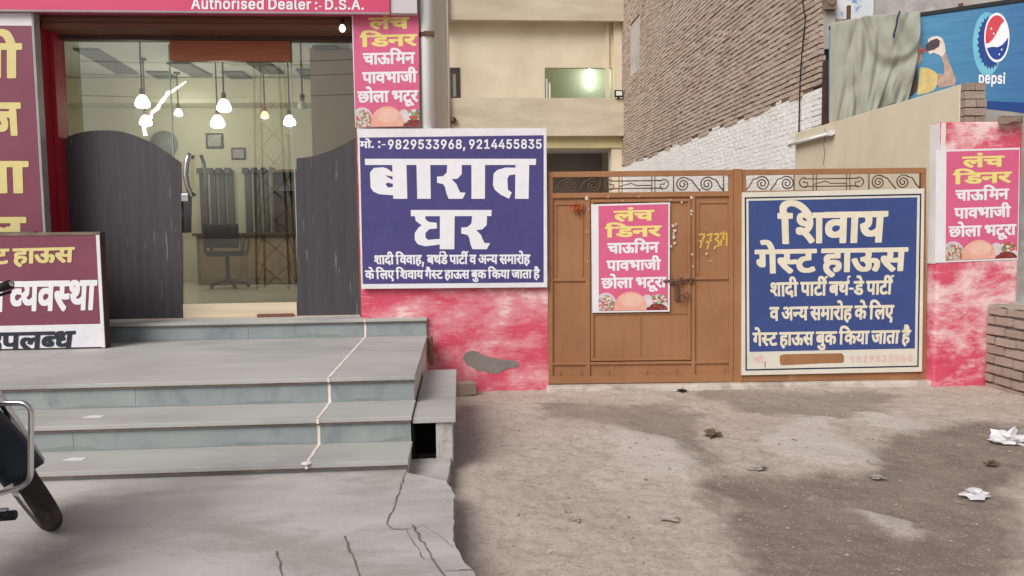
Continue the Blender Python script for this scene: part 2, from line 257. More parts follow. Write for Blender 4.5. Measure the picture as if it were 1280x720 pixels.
'r':(528,'66,-28 204,-30 232,-28 242,-20 248,432 272,476 330,516 362,524 464,520 474,528 476,666 470,678 434,684 322,682 276,670 244,652 228,674 94,676 66,674 56,666 54,-14'),
'i':(363,'232,-28 244,-14 244,660 232,674 66,674 54,660 54,-14 66,-28|260,776 266,796 260,868 232,902 210,914 186,920 96,916 68,902 38,862 38,782 48,762 90,730 116,724 204,728 232,742'),
's':(717,'114,6 170,-22 232,-38 306,-44 404,-40 462,-28 526,-2 564,24 602,66 628,128 632,210 620,262 598,300 568,330 522,358 460,380 294,418 258,436 236,466 242,490 258,508 284,524 328,536 362,532 396,516 422,490 442,448 454,442 504,442 610,466 618,476 618,514 606,546 572,600 524,642 474,666 416,680 254,680 184,662 142,642 108,618 70,574 46,512 44,434 56,384 80,344 114,312 174,280 398,222 424,204 438,178 424,148 396,126 360,112 314,108 274,118 236,142 206,204 196,210 136,210 32,188 24,174 24,142 36,102 66,50'),
'e':(786,'182,644 134,610 84,554 52,496 30,426 22,370 26,232 42,168 72,104 108,56 168,6 226,-22 288,-38 362,-44 470,-38 536,-20 592,8 644,52 674,94 692,138 692,170 684,182 578,208 518,208 508,202 484,156 456,132 416,114 362,110 310,126 256,168 230,210 216,258 696,262 702,270 698,424 684,482 652,550 578,628 528,656 464,676 394,684 306,682 244,670|220,406 238,450 270,490 316,520 362,532 412,522 456,494 482,462 504,410'),
'd':(823,'698,892 556,896 518,888 516,642 470,668 410,682 324,684 246,674 204,660 138,620 72,542 44,482 26,410 22,268 30,210 50,144 80,86 130,28 174,-4 240,-32 336,-44 448,-34 516,2 520,-20 530,-28 664,-30 702,-22 704,884|372,110 332,116 302,130 260,168 224,240 212,314 218,380 244,452 290,504 352,530 408,522 462,486 498,428 516,348 510,256 482,184 438,136'),
'D':(962,'74,-26 412,-30 544,-16 612,4 684,40 738,82 784,134 828,214 852,292 864,378 862,516 844,608 810,692 770,752 708,812 612,864 492,892 108,896 70,888 68,-18|262,128 262,738 420,738 522,712 568,684 604,650 632,610 658,546 672,466 672,402 664,346 642,278 618,236 578,192 498,146 414,128'),
'a':(760,'634,-26 642,-14 642,458 626,542 596,594 554,634 504,660 448,676 372,684 284,682 218,670 150,644 100,610 68,576 38,524 34,478 42,468 148,438 208,438 242,486 266,506 314,528 364,532 402,520 432,496 444,476 452,436 440,424 410,416 180,384 122,364 64,326 26,270 14,208 24,102 56,42 102,0 140,-20 226,-42 364,-40 416,-26 452,-6 466,-28|452,272 452,230 438,186 408,148 364,120 316,108 282,110 240,126 210,158 206,188 212,204 260,240 322,256'),
'l':(403,'66,894 54,880 54,112 64,62 84,24 110,-2 156,-24 232,-34 350,-24 362,-14 362,28 340,116 328,122 262,120 250,130 244,154 244,880 232,894'),
'S':(863,'160,6 224,-22 304,-40 450,-44 522,-36 588,-18 662,20 706,58 746,116 768,188 770,264 756,332 722,388 682,426 600,472 386,532 308,562 262,598 246,636 258,678 288,712 348,742 414,750 474,736 520,710 548,678 572,616 750,618 756,630 754,686 726,764 674,826 618,864 560,888 482,904 302,900 228,880 164,848 104,794 84,766 56,690 54,592 68,538 100,486 142,448 218,406 444,342 526,308 560,280 576,246 564,194 524,152 466,124 388,114 318,130 268,160 244,188 218,260 34,258 28,246 30,198 50,126 86,68'),
'.':(401,'288,114 258,156 222,174 158,178 108,170 86,158 54,116 48,86 54,24 82,-14 116,-32 172,-38 232,-30 254,-18 286,22 292,42'),
':':(401,'288,114 258,156 222,174 158,178 108,170 86,158 54,116 48,86 54,24 82,-14 116,-32 172,-38 232,-30 254,-18 286,22 292,42|288,582 260,622 228,640 160,646 108,638 86,626 54,584 48,554 54,492 82,454 122,434 176,430 232,438 264,458 286,490 292,510'),
'-':(300,'20,200 280,200 280,300 20,300'),
'p':(823,'60,-268 228,-272 240,-266 244,0 298,-30 354,-42 502,-36 558,-18 604,8 658,58 686,98 712,152 732,230 738,304 732,414 714,484 682,550 654,588 590,642 520,672 434,684 314,676 242,640 240,664 228,674 94,676 66,674 56,666 54,-256|400,110 354,118 296,158 258,224 242,302 250,394 276,458 318,504 380,530 408,530 446,518 498,476 530,418 546,338 540,262 510,184 460,132'),
'M':(1187,'74,892 68,884 68,-18 74,-26 218,-30 246,-28 258,-18 258,494 472,-20 482,-28 510,-30 610,-30 648,-22 860,492 862,-20 872,-28 900,-30 1014,-30 1042,-28 1052,-20 1054,880 1046,892 850,896 822,894 812,886 564,262 310,886 300,894 272,896'),
'E':(813,'704,-26 710,-18 710,116 704,124 262,128 262,360 658,360 674,372 674,504 666,514 262,516 262,738 694,740 706,754 704,886 694,894 666,896 74,892 68,884 70,-22 108,-30'),
'0':(874,'498,900 336,904 264,886 216,862 162,818 120,764 84,690 62,616 46,492 46,372 60,256 82,178 132,82 184,26 248,-14 310,-34 402,-42 476,-38 542,-22 596,4 626,26 686,94 726,174 750,258 764,378 764,486 752,596 726,690 690,764 640,826 588,866|406,752 444,742 478,722 512,686 540,636 566,542 574,402 562,302 524,198 506,172 460,132 426,118 394,116 330,146 298,180 270,230 240,350 236,470 252,582 290,674 332,722 366,742'),
'1':(874,'520,894 326,894 116,746 114,596 130,580 194,586 340,688 340,124 104,120 98,112 98,-18 104,-26 408,-28 420,-14 420,64 452,64 452,-14 464,-28 698,-30 726,-28 738,-18 738,112 732,120 532,124 532,884'),
'2':(874,'82,-26 696,-30 724,-28 734,-20 736,110 726,124 356,126 624,400 682,480 712,550 720,592 720,676 706,734 662,808 594,864 536,890 472,904 352,906 298,898 246,882 190,852 136,802 110,764 80,674 78,598 86,588 262,590 274,658 296,700 340,736 394,752 442,744 494,714 522,676 532,626 510,560 458,490 76,102 74,-14'),
'3':(874,'92,892 84,880 84,754 96,740 434,738 242,530 240,408 256,392 392,390 478,362 530,310 548,242 536,196 494,148 438,122 374,116 314,132 276,156 252,184 226,252 54,254 38,238 40,188 72,98 126,36 170,6 244,-24 298,-36 384,-42 482,-36 554,-18 614,10 686,72 726,140 742,210 736,320 704,396 646,460 576,500 484,520 482,526 702,760 704,886 694,894 666,896'),
'4':(874,'588,892 440,896 412,894 402,886 32,290 32,162 40,152 464,150 464,-18 476,-28 646,-26 652,-18 652,150 762,150 778,166 774,300 762,306 652,306 652,558 644,568 480,570 466,562 464,306 260,306 590,838 594,884|544,210 544,246 572,246 572,210'),
'5':(874,'688,892 172,896 134,888 80,448 84,406 190,390 258,390 294,416 334,432 370,440 422,436 470,414 512,374 534,334 546,278 534,218 508,174 452,130 406,116 352,124 294,160 266,202 250,250 76,250 68,240 68,188 90,114 128,58 198,2 258,-24 322,-38 400,-42 502,-32 562,-12 618,20 664,62 698,108 734,206 738,322 714,418 664,498 590,558 504,590 392,598 290,582 308,738 688,742 694,750 694,884'),
'6':(874,'608,892 418,892 164,538 96,408 74,314 74,234 92,150 116,100 158,46 208,6 256,-18 320,-36 400,-42 490,-36 554,-18 616,16 668,64 718,150 734,222 734,314 718,388 686,450 640,500 578,538 502,560 410,564 610,838 614,884|392,114 340,134 302,166 270,226 264,282 286,348 318,386 352,408 406,422 460,406 506,370 538,312 544,252 524,192 488,148 440,120'),
'7':(874,'140,-26 296,-30 324,-28 334,-20 736,742 738,880 730,892 112,896 74,888 72,750 78,742 516,738 134,20'),
'8':(874,'274,892 208,864 170,838 124,788 94,724 86,682 94,570 126,504 178,454 148,438 110,402 66,326 54,274 54,188 62,150 86,96 134,40 190,2 248,-22 310,-36 400,-42 484,-38 560,-22 626,6 672,38 724,98 750,160 756,264 738,338 700,400 632,454 686,510 712,564 722,614 714,724 690,778 666,810 624,848 552,886 454,906 354,906|248,222 250,260 274,308 316,344 392,370 446,364 504,336 546,290 560,250 550,192 522,156 476,128 416,114 356,120 308,140 266,178|530,646 522,602 504,572 472,544 406,522 360,532 316,558 292,588 278,632 284,672 304,706 346,738 394,752 442,746 488,722 518,686'),
'9':(874,'200,-26 392,-26 642,324 712,456 734,546 734,636 720,706 696,760 656,814 618,848 552,884 452,906 334,904 256,884 170,832 122,778 92,720 74,638 76,538 96,464 130,406 182,356 246,322 306,306 398,302 196,24 194,-18|416,752 472,730 514,690 540,634 544,580 526,524 488,478 448,454 402,444 362,454 308,490 276,540 264,602 276,656 314,712 370,746'),
',':(401,'36,-230 176,-232 188,-226 284,100 278,148 122,152 84,144 28,-180 28,-220'),
'–':(430,'20,230 410,230 410,330 20,330'),
' ':(260,''),
'*ब':(689,'0,607 700,607 700,513 0,513|412,532 629,532 629,0 412,0|71,400 131,468 269,479 333,460 423,393 423,337 292,359 292,359 423,277 423,224 337,247 299,224 337,172 423,179 423,52 194,71 108,112 71,176'),
'*ा':(363,'0,607 374,607 374,513 0,513|93,532 303,532 303,0 93,0'),
'*र':(479,'0,607 490,607 490,513 0,513|202,532 423,532 423,374 359,307 266,296 340,224 367,157 397,97 483,93 434,0 217,0 183,82 164,176 134,224 41,243 41,337 134,344 191,400'),
'*त':(719,'0,607 730,607 730,513 0,513|412,532 625,532 625,0 412,0|423,472 262,475 131,438 74,382 63,213 93,138 187,63 318,0 359,97 299,138 288,307 318,359 423,374'),
'*घ':(713,'0,607 724,607 724,512 0,512|432,531 652,531 652,0 432,0|56,531 72,440 159,371 110,333 56,250 56,144 102,75 216,45 443,75 443,163 254,144 216,182 216,250 273,311 386,322 386,409 261,424 216,466 216,531')}
# ------------------------------------------------------------------ lettering: outlines drawn in units where the headline stands at 607
def toks(s):
    t = []; i = 0
    while i < len(s):
        k = 2 if (s[i] == '*' or (i+1 < len(s) and s[i+1] == '\u094d')) else 1
        t.append(s[i:i+k]); i += k
    return t
def inside(p, poly):
    c = False; x, y = p
    for (x0, y0), (x1, y1) in zip(poly, poly[1:] + poly[:1]):
        if (y0 > y) != (y1 > y) and x < (x1-x0)*(y-y0)/(y1-y0) + x0: c = not c
    return c
GL = {}
for k_, (a_, p_) in FONT.items():
    GL[k_] = (a_, [[tuple(float(c) for c in q.split(',')) for q in lp.split()] for lp in p_.split('|')] if p_ else [])
def lay(s):
    x = 0; out = []
    for t in toks(s):
        a, lp = GL[t]
        if lp:
            if t[0] == '*': out += [[[(px + x, py) for px, py in q]] for q in lp]
            else:
                lp2 = [[(px + x, py) for px, py in q] for q in lp]
                par = [[j for j, o2 in enumerate(lp2) if j != i and inside(q[0], o2)] for i, q in enumerate(lp2)]
                for i, q in enumerate(lp2):     # each outer loop with the holes inside it
                    if len(par[i]) % 2 == 0: out.append([q] + [lp2[j] for j in range(len(lp2)) if i in par[j] and len(par[j]) == len(par[i]) + 1])
        x += a
    xs = [q[0] for g in out for lo in g for q in lo]
    return out, min(xs), max(xs)
def lettering(s, quad, m, parent, n, off=.0015, name='lettering', top=607., label=None):
    """quad: 3D corners (headline-left, headline-right, base-right, base-left)"""
    g, x0, x1 = lay(s); a, b, c, d = [Vector(q) for q in quad]; mb = MB(); n = Vector(n).normalized()
    for i, loops in enumerate(g):
        o = n * (off + .00025 * (i % 5))
        mb.poly([[(a*(1-u)+b*u)*v + (d*(1-u)+c*u)*(1-v) + o for u, v in (((x-x0)/(x1-x0), y/top) for x, y in lo)] for lo in loops])
    o = mb.build(name, m, parent, fix=False)
    if label: o['label'] = label
    return o
def lettering_px(s, pl, q, m, parent, off=.003, **k):
    return lettering(s, [pl.at(x, y) for x, y in q], m, parent, pl.n, off, **k)
def rect_px(pl, q, off=0.): return [pl.at(x, y, off) for x, y in q]
def sheet(pl, q, off, thick): # MB prism: face at off, body behind
    mb = MB(); mb.prism(rect_px_off(pl, q, off), -pl.n * thick); return mb
def rect_px_off(pl, q, off): return [pl.at(x, y) + pl.n * off for x, y in q]
# ================================================================== materials
M = {}
M['kota'] = pm('kota_stone', L(154,160,160), L(138,145,146), 2.2, .6, .2, 30, stretch=(1.4,1,.8), dirt=L(118,128,130), dscale=2.6, dlo=.5, dhi=.72, detail=9)
M['tread'] = pm('dusty_stone', L(182,181,177), L(168,167,163), 1.6, .62, .12, 45, stretch=(.7,1.6,1), dirt=L(150,150,150), dscale=.9)
M['edge'] = pm('shade_and_trim_brown', L(104,88,74), L(136,122,108), 9, .8)  # brown for the painted shade under nosings and for sign box strips
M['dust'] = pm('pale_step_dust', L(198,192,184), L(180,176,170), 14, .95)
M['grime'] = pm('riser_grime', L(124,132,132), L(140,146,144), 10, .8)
M['grout'] = pm('white_grout', L(240,230,222), L(222,208,198), 20, .8, .3, 60)
M['slab'] = pm('pavement_slab', L(198,194,190), L(168,164,161), 1.1, .8, .5, 38, stretch=(.8,1.5,1), dirt=L(164,157,151), dscale=2.1, dlo=.46, dhi=.64, detail=10)
M['crack'] = pm('crack_dirt', L(132,122,112), L(100,90,82), 15, .95)
M['plaster'] = pm('grey_plaster', L(196,190,182), L(176,170,162), 3, .85, .4, 30, dirt=L(150,143,135), dscale=.8, dlo=.52, dhi=.75)
M['cream'] = pm('cream_paint', L(226,213,188), L(217,203,177), 1.0, .8, .1, 30, dirt=L(205,191,166), dscale=.5, dlo=.42)
M['parapet'] = pm('parapet_plaster', L(212,200,178), L(186,172,150), 1.2, .88, .3, 14, stretch=(.5,1,1.8), dirt=L(178,164,140), dscale=.5, dlo=.5, dhi=.72)
M['beige'] = pm('beige_wall', L(222,212,190), L(210,198,174), 1.4, .85, .3, 24, dirt=L(200,187,162), dscale=.8, dlo=.52, dhi=.76, stretch=(1,1,.6))
M['white'] = pm('white_paint', L(228,226,224), L(214,212,208), 5, .6, .1, 40)
M['vinyl'] = pm('white_vinyl', L(232,231,234), L(222,221,226), 3, .4, .05, 8)
M['offwhite'] = pm('cream_vinyl', L(224,219,206), L(214,208,192), 2.5, .45, .06, 8)
M['ink_white'] = pm('white_ink', L(238,236,240), L(230,228,234), 9, .45)
M['ink_cream'] = pm('cream_ink', L(232,224,204), L(222,212,188), 9, .45)
M['ink_yellow'] = pm('yellow_ink', L(238,222,128), L(230,214,140), 9, .45)
M['ink_violet'] = pm('violet_blue_ink', L(80,74,130), L(74,69,122), 2.0, .42, .04, 6)
M['ink_blue'] = pm('royal_blue_ink', L(64,82,138), L(58,75,128), 2.0, .45, .05, 6)
M['ink_navy'] = pm('navy_ink', L(38,48,82), L(32,42,72), 6, .45)
M['ink_pink'] = pm('pink_ink', L(218,104,142), L(210,98,134), 2.5, .42, .05, 7)
M['ink_faded'] = pm('faded_red_ink', L(226,172,172), L(222,200,192), 30, .5)
M['ink_maroon'] = pm('maroon_ink', L(134,74,92), L(124,66,84), 2.2, .4, .04, 6)
M['ink_dark'] = pm('charcoal_ink', L(52,54,66), L(44,46,56), 8, .45)
M['ink_gold'] = pm('pale_gold_ink', L(222,208,140), L(214,200,138), 9, .45)
M['fascia'] = pm('rose_fascia', L(212,80,116), L(204,74,108), 1.2, .4, .03, 5)
M['gate'] = pm('brown_gate_paint', L(176,124,86), L(164,112,74), 2.2, .5, .12, 26, dirt=L(146,98,62), dscale=1.3, dlo=.5, dhi=.78)
M['gate_edge'] = pm('brown_gate_frame', L(170,118,80), L(154,106,72), 5, .5, .15, 40, dirt=L(126,90,64), dscale=4, dlo=.6, dhi=.75)
M['rust'] = pm('rusty_iron', L(112,82,62), L(84,62,50), 22, .75, .3, 70)
M['flake'] = pm('peeled_primer', L(220,212,200), L(196,184,168), 30, .8)
M['red'] = pm('red_jamb_paint', L(170,40,58), L(150,30,48), 4, .5, .1, 30)
M['shutter'] = pm('brown_shutter_metal', L(124,82,66), L(104,68,56), 3, .55, .15, 30, stretch=(.3,1,2))
M['wood'] = pm('reddish_wood', L(160,90,58), L(138,74,46), 5, .45, .1, 40, stretch=(.4,3,6))
M['steel'] = pm('brushed_steel', L(205,205,205), L(190,190,190), 10, .25, metal=1)
M['chrome'] = pm('chrome', L(225,225,228), L(210,210,214), 10, .15, metal=1)
M['black'] = pm('black_plastic', L(36,36,38), L(28,28,30), 12, .5, .1, 60)
M['rubber'] = pm('tyre_rubber', L(64,60,58), L(52,49,48), 20, .85, .4, 60, dirt=L(120,108,98), dscale=6, dlo=.5, dhi=.8)
M['bikeblue'] = pm('dark_blue_bike_paint', L(46,52,62), L(40,45,54), 5, .6, .05, 30, dirt=L(70,72,76), dscale=5, dlo=.55, dhi=.85)
M['tarp'] = pm('grey_green_cloth', L(166,167,154), L(150,151,139), 2.4, .9, .3, 90, dirt=L(150,152,140), dscale=1.3)
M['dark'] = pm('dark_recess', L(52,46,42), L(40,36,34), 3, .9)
M['mud'] = pm('dry_mud', L(120,100,84), L(92,76,64), 18, .95, .8, 40)
M['stone'] = pm('pebble_stone', L(176,166,156), L(140,130,120), 14, .9, .4, 30)
M['passage'] = pm('passage_plaster', L(232,225,214), L(216,208,196), 2, .85, .4, 30, dirt=L(196,188,176), dscale=.8, dlo=.5, dhi=.75)
M['pvc'] = pm('pvc_pipe', L(236,236,232), L(222,222,218), 4, .45, .04, 20, stretch=(1,1,.3))

def streak_panel():
    m, n, l, p = nodes('charcoal_laminate'); v = coords(n, l, (26, 1, .9))
    a = tex_noise(n, l, v, 1.0, 5, .6)
    col = mixc(n, l, ramp(n, l, a, [(.35, BK), (.75, WH)]), L(58,55,60), L(72,69,74))
    v2 = coords(n, l, (34, 1, 2.2))
    b = tex_noise(n, l, v2, 1.3, 3, .5)
    col = mixc(n, l, ramp(n, l, b, [(.66, BK), (.74, WH)]), col, L(118,112,114))
    l.new(col, p.inputs['Base Color']); p.inputs['Roughness'].default_value = .5; return m
M['laminate'] = streak_panel()

def pink_wall_mat(name, patch_hi=.62, seed=0.):
    m, n, l, p = nodes(name); v = coords(n, l)
    mp = n.new('ShaderNodeMapping'); mp.inputs['Location'].default_value = (seed, seed*.7, seed*.3); l.new(v, mp.inputs[0]); v = mp.outputs[0]
    mp2 = n.new('ShaderNodeMapping'); mp2.inputs['Scale'].default_value = (1, 1, 2.0); l.new(v, mp2.inputs[0])
    base = mixc(n, l, ramp(n, l, tex_noise(n, l, v, 3.2, 7, .65), [(.3, BK), (.72, WH)]), L(204,66,90), L(214,92,116))
    f = tex_noise(n, l, mp2.outputs[0], 1.5, 12, .72, .25)
    col = mixc(n, l, ramp(n, l, f, [(.44, BK), (patch_hi-.09, (.35,.35,.35,1)), (patch_hi-.02, (.85,.85,.85,1)), (patch_hi+.10, WH)]), base, L(240,214,212))
    mq = n.new('ShaderNodeMapping'); mq.inputs['Scale'].default_value = (2.2, 2.2, 14); l.new(v, mq.inputs[0])
    g = tex_noise(n, l, mq.outputs[0], 2.4, 10, .75)
    col = mixc(n, l, ramp(n, l, g, [(.56, BK), (.66, (.5,.5,.5,1))]), col, L(236,196,198))
    mr_ = n.new('ShaderNodeMapping'); mr_.inputs['Scale'].default_value = (16, 16, 2.0); l.new(v, mr_.inputs[0])
    g = tex_noise(n, l, mr_.outputs[0], 1.6, 9, .75)
    col = mixc(n, l, ramp(n, l, g, [(.58, BK), (.68, (.4,.4,.4,1))]), col, L(204,78,102))
    mp3 = n.new('ShaderNodeMapping'); mp3.inputs['Scale'].default_value = (.6, .6, 5.0); l.new(v, mp3.inputs[0])
    d = tex_noise(n, l, mp3.outputs[0], 1.7, 7, .7, .2)
    col = mixc(n, l, ramp(n, l, d, [(.56, BK), (.70, (.7,.7,.7,1))]), col, L(192,62,86))
    l.new(col, p.inputs['Base Color']); p.inputs['Roughness'].default_value = .8
    bump(n, l, p, tex_noise(n, l, v, 22, 7, .65), .35, .012); return m
M['pinkwall'] = pink_wall_mat('weathered_pink_limewash', .655, 0)
M['pinkpillar'] = pink_wall_mat('faded_pink_limewash', .59, 3.1)

def brick_mat(name, a, b, c, rough=.95, bs=.8):
    m, n, l, p = nodes(name); v = coords(n, l)
    g = n.new('ShaderNodeNewGeometry')
    col = mixc(n, l, g.outputs['Random Per Island'], a, b)
    col = mixc(n, l, ramp(n, l, tex_noise(n, l, v, 1.1, 8, .7), [(.42, BK), (.68, WH)]), col, c)
    col = mixc(n, l, ramp(n, l, tex_noise(n, l, v, 30, 5, .7), [(.4, BK), (.8, (.5,.5,.5,1))]), col, mul(c, .7))
    l.new(col, p.inputs['Base Color']); p.inputs['Roughness'].default_value = rough
    bump(n, l, p, tex_noise(n, l, v, 34, 7, .7), bs, .02); return m
M['brick'] = brick_mat('weathered_brick', L(204,182,165), L(162,142,128), L(198,183,170))
M['brick_white'] = brick_mat('whitewashed_brick', L(248,247,245), L(243,241,239), L(234,232,229), bs=.25)
M['brick_grey'] = brick_mat('dusty_brick', L(172,152,137), L(150,131,118), L(178,161,148))
M['mortar'] = pm('eroded_mortar', L(146,124,108), L(112,94,82), 9, .95, .8, 40)
M['mortar_white'] = pm('whitewashed_mortar', L(240,238,236), L(228,225,222), 6, .95, .6, 40)

def gate_mat():
    m, n, l, p = nodes('weathered_gate_paint'); v = coords(n, l)
    col = mixc(n, l, ramp(n, l, tex_noise(n, l, v, 1.6, 8, .65), [(.32, BK), (.7, WH)]), L(166,119,84), L(146,102,70))
    mv = n.new('ShaderNodeMapping'); mv.inputs['Scale'].default_value = (14, 14, .9); l.new(v, mv.inputs[0])
    col = mixc(n, l, ramp(n, l, tex_noise(n, l, mv.outputs[0], 1.2, 8, .7), [(.52, BK), (.74, (.6,.6,.6,1))]), col, L(142,98,66))
    col = mixc(n, l, ramp(n, l, tex_noise(n, l, v, 3.1, 10, .75), [(.60, BK), (.70, (.5,.5,.5,1))]), col, L(190,150,118))
    col = mixc(n, l, ramp(n, l, tex_noise(n, l, v, 17, 6, .7), [(.655, BK), (.70, (.7,.7,.7,1))]), col, L(116,80,58))
    l.new(col, p.inputs['Base Color']); p.inputs['Roughness'].default_value = .55; p.inputs['Specular IOR Level'].default_value = .3
    bump(n, l, p, tex_noise(n, l, v, 2.3, 4, .5), .5, .03); return m
M['gate'] = M['gate_edge'] = gate_mat()
for nm_ in ('ink_blue', 'ink_violet', 'ink_pink', 'vinyl', 'offwhite'):      # flex print hangs a little slack
    nt_ = M[nm_].node_tree
    for nd in nt_.nodes:
        if nd.type == 'BUMP': nd.inputs['Strength'].default_value = .5; nd.inputs['Distance'].default_value = .02
def glass_mat():
    m = bpy.data.materials.new('thin_glass'); m.use_nodes = True; n = m.node_tree.nodes; l = m.node_tree.links; n.clear()
    o = n.new('ShaderNodeOutputMaterial'); t = n.new('ShaderNodeBsdfTransparent'); t.inputs[0].default_value = (.86,.90,.87,1)
    g = n.new('ShaderNodeBsdfGlossy'); g.inputs['Roughness'].default_value = .0; g.inputs[0].default_value = (1,1,1,1)
    f = n.new('ShaderNodeFresnel'); f.inputs[0].default_value = 1.52
    ml = n.new('ShaderNodeMath'); ml.operation = 'MULTIPLY'; ml.inputs[1].default_value = 1.55; l.new(f.outputs[0], ml.inputs[0])
    x = n.new('ShaderNodeMixShader'); l.new(ml.outputs[0], x.inputs[0]); l.new(t.outputs[0], x.inputs[1]); l.new(g.outputs[0], x.inputs[2]); l.new(x.outputs[0], o.inputs[0]); return m
M['glass'] = glass_mat()

# ================================================================== ground
def vnoise(x, y, s, seed):
    x = x*s; y = y*s; xi = np.floor(x).astype(int); yi = np.floor(y).astype(int); fx = x-xi; fy = y-yi
    fx = fx*fx*(3-2*fx); fy = fy*fy*(3-2*fy)
    def h(a, b):
        q = (a*374761393 + b*668265263 + seed*974634777) & 0xffffffff
        q = ((q ^ (q >> 13))*1274126177) & 0xffffffff
        return ((q ^ (q >> 16)) & 0xffff)/65535.
    return (h(xi,yi)*(1-fx)+h(xi+1,yi)*fx)*(1-fy)+(h(xi,yi+1)*(1-fx)+h(xi+1,yi+1)*fx)*fy
def fbm(x, y, s, seed, o=5, g=.55):
    a = 1.; t = 0.; r = 0.
    for i in range(o): r = r + a*vnoise(x, y, s*2**i, seed+i); t += a; a *= g
    return r/t
def poly_sd(px, py, poly):   # signed distance, inside negative
    P = np.array(poly); d = np.full(px.shape, 1e9); ins = np.zeros(px.shape, bool)
    for i in range(len(P)):
        a = P[i]; b = P[(i+1) % len(P)]; e = b-a
        t = np.clip(((px-a[0])*e[0]+(py-a[1])*e[1])/max(e@e, 1e-9), 0, 1)
        d = np.minimum(d, np.hypot(px-a[0]-t*e[0], py-a[1]-t*e[1]))
        c = ((a[1] > py) != (b[1] > py)); 
        with np.errstate(divide='ignore', invalid='ignore'):
            xx = (b[0]-a[0])*(py-a[1])/(b[1]-a[1]+1e-12)+a[0]
        ins ^= c & (px < xx)
    return np.where(ins, -d, d)
def axis(lo, hi, step, far0, far1):
    a = list(np.arange(lo, hi+1e-6, step)); s = step; v = hi
    while v < far1: s *= 1.5; v += s; a.append(v)
    s = step; v = lo; pre = []
    while v > far0: s *= 1.5; v -= s; pre.append(v)
    return np.array(pre[::-1] + a)
GXa = axis(-.6, 5.6, .022, -300, 300); GYa = axis(2.4, 8.0, .022, -300, 300)
XX, YY = np.meshgrid(GXa, GYa)
zo = lambda q: [tuple(onZ(680+x/2.133, 460+y/2.133).xy) for x, y in q]
DAMP = [zo([(455,265),(430,305),(505,345),(530,410),(560,480),(640,530),(720,580),(760,700),(1100,700),(1230,560),(1190,400),(1215,320),(1300,270),(1300,150),(1160,140),(1010,165),(905,225),(905,275),(850,300),(760,285),(640,290),(560,275)]),
        zo([(0,92),(110,88),(210,100),(320,105),(390,120),(420,190),(470,240),(450,290),(415,240),(370,190),(260,150),(120,130),(20,125)]),
        zo([(440,60),(700,62),(860,60),(980,70),(860,110),(760,120),(640,115),(520,105)])]
PALE = [zo([(590,200),(640,150),(690,130),(760,130),(800,180),(905,245),(820,262),(700,245),(640,225)]),
        zo([(700,330),(830,335),(960,400),(985,425),(880,400),(780,370)]),
        zo([(870,120),(990,130),(1060,160),(1000,172),(900,150)]),
        zo([(200,160),(320,190),(430,250),(425,295),(300,300),(180,240)])]
nz = (fbm(XX, YY, 2.2, 3, 6)-.5)
damp = np.zeros_like(XX)
for k, q in enumerate(DAMP):
    sdv = poly_sd(XX, YY, q) + nz*(.55 if k == 0 else .45) - .05 + .22*(fbm(XX, YY, 6, 21, 6, .65)-.5)
    damp = np.maximum(damp, np.clip(.5 - sdv/(.17 if k == 0 else .16), 0, 1)*(1 if k == 0 else .72))
pale = np.zeros_like(XX)
for q in PALE:
    sdv = poly_sd(XX, YY, q) + nz*.5 + .16*(fbm(XX, YY, 9, 31, 6, .65)-.5)
    pale = np.maximum(pale, np.clip(.5 - sdv/.07, 0, 1))
damp = damp*np.clip(.62 + .75*fbm(XX, YY, 2.6, 55, 5, .6), 0, 1.08)*(1-.72*pale)
near = ((XX > -1.5) & (XX < 7) & (YY > 1.5) & (YY < 9))
ZZ = np.where(near, .035*(fbm(XX, YY, 1.4, 9, 3)-.5) + .02*(fbm(XX, YY, 6, 12, 4)-.5) + .013*(fbm(XX, YY, 24, 14, 2)-.5)*(1-.8*pale), 0)
ZZ = ZZ - .012*damp + .008*pale - .01
nr, nc = XX.shape
idx = np.arange(nr*nc).reshape(nr, nc)
gme = bpy.data.meshes.new('ground')
gf = np.stack([idx[:-1,:-1], idx[:-1,1:], idx[1:,1:], idx[1:,:-1]], -1).reshape(-1, 4)
gme.from_pydata(np.stack([XX, YY, ZZ], -1).reshape(-1, 3).tolist(), [], gf.tolist())
for nm, arr in (('damp', damp), ('pale', pale)):
    at = gme.attributes.new(nm, 'FLOAT', 'POINT'); at.data.foreach_set('value', arr.ravel().astype(np.float32))
for p_ in gme.polygons: p_.use_smooth = True
def ground_mat():
    m, n, l, p = nodes('dusty_dirt'); v = coords(n, l)
    def attr(nm): a = n.new('ShaderNodeAttribute'); a.attribute_name = nm; return a.outputs['Fac']
    base = mixc(n, l, ramp(n, l, tex_noise(n, l, v, 1.4, 9, .68, .4), [(.32, BK), (.68, WH)]), L(200,187,176), L(182,168,157))
    base = mixc(n, l, ramp(n, l, tex_noise(n, l, v, 6, 8, .7, .3), [(.50, BK), (.72, (.75,.75,.75,1))]), base, L(156,141,129))
    base = mixc(n, l, attr('pale'), base, L(202,193,184))
    dk = mixc(n, l, ramp(n, l, tex_noise(n, l, v, 3.2, 8, .7), [(.3, BK), (.72, WH)]), L(120,108,100), L(152,138,127))
    base = mixc(n, l, attr('damp'), base, dk)
    base = mixc(n, l, ramp(n, l, tex_noise(n, l, v, 48, 5, .75), [(.50, BK), (.68, (.55,.55,.55,1))]), base, L(126,111,100))
    base = mixc(n, l, ramp(n, l, tex_noise(n, l, v, 13, 9, .75, .5), [(.55, BK), (.66, (.40,.40,.40,1))]), base, L(136,121,109))
    base = mixc(n, l, ramp(n, l, tex_noise(n, l, v, 75, 4, .7), [(.58, BK), (.66, (.7,.7,.7,1))]), base, L(206,194,182))
    l.new(base, p.inputs['Base Color']); p.inputs['Roughness'].default_value = .93; p.inputs['Specular IOR Level'].default_value = .2
    bump(n, l, p, tex_noise(n, l, v, 40, 8, .75), .6, .02); return m
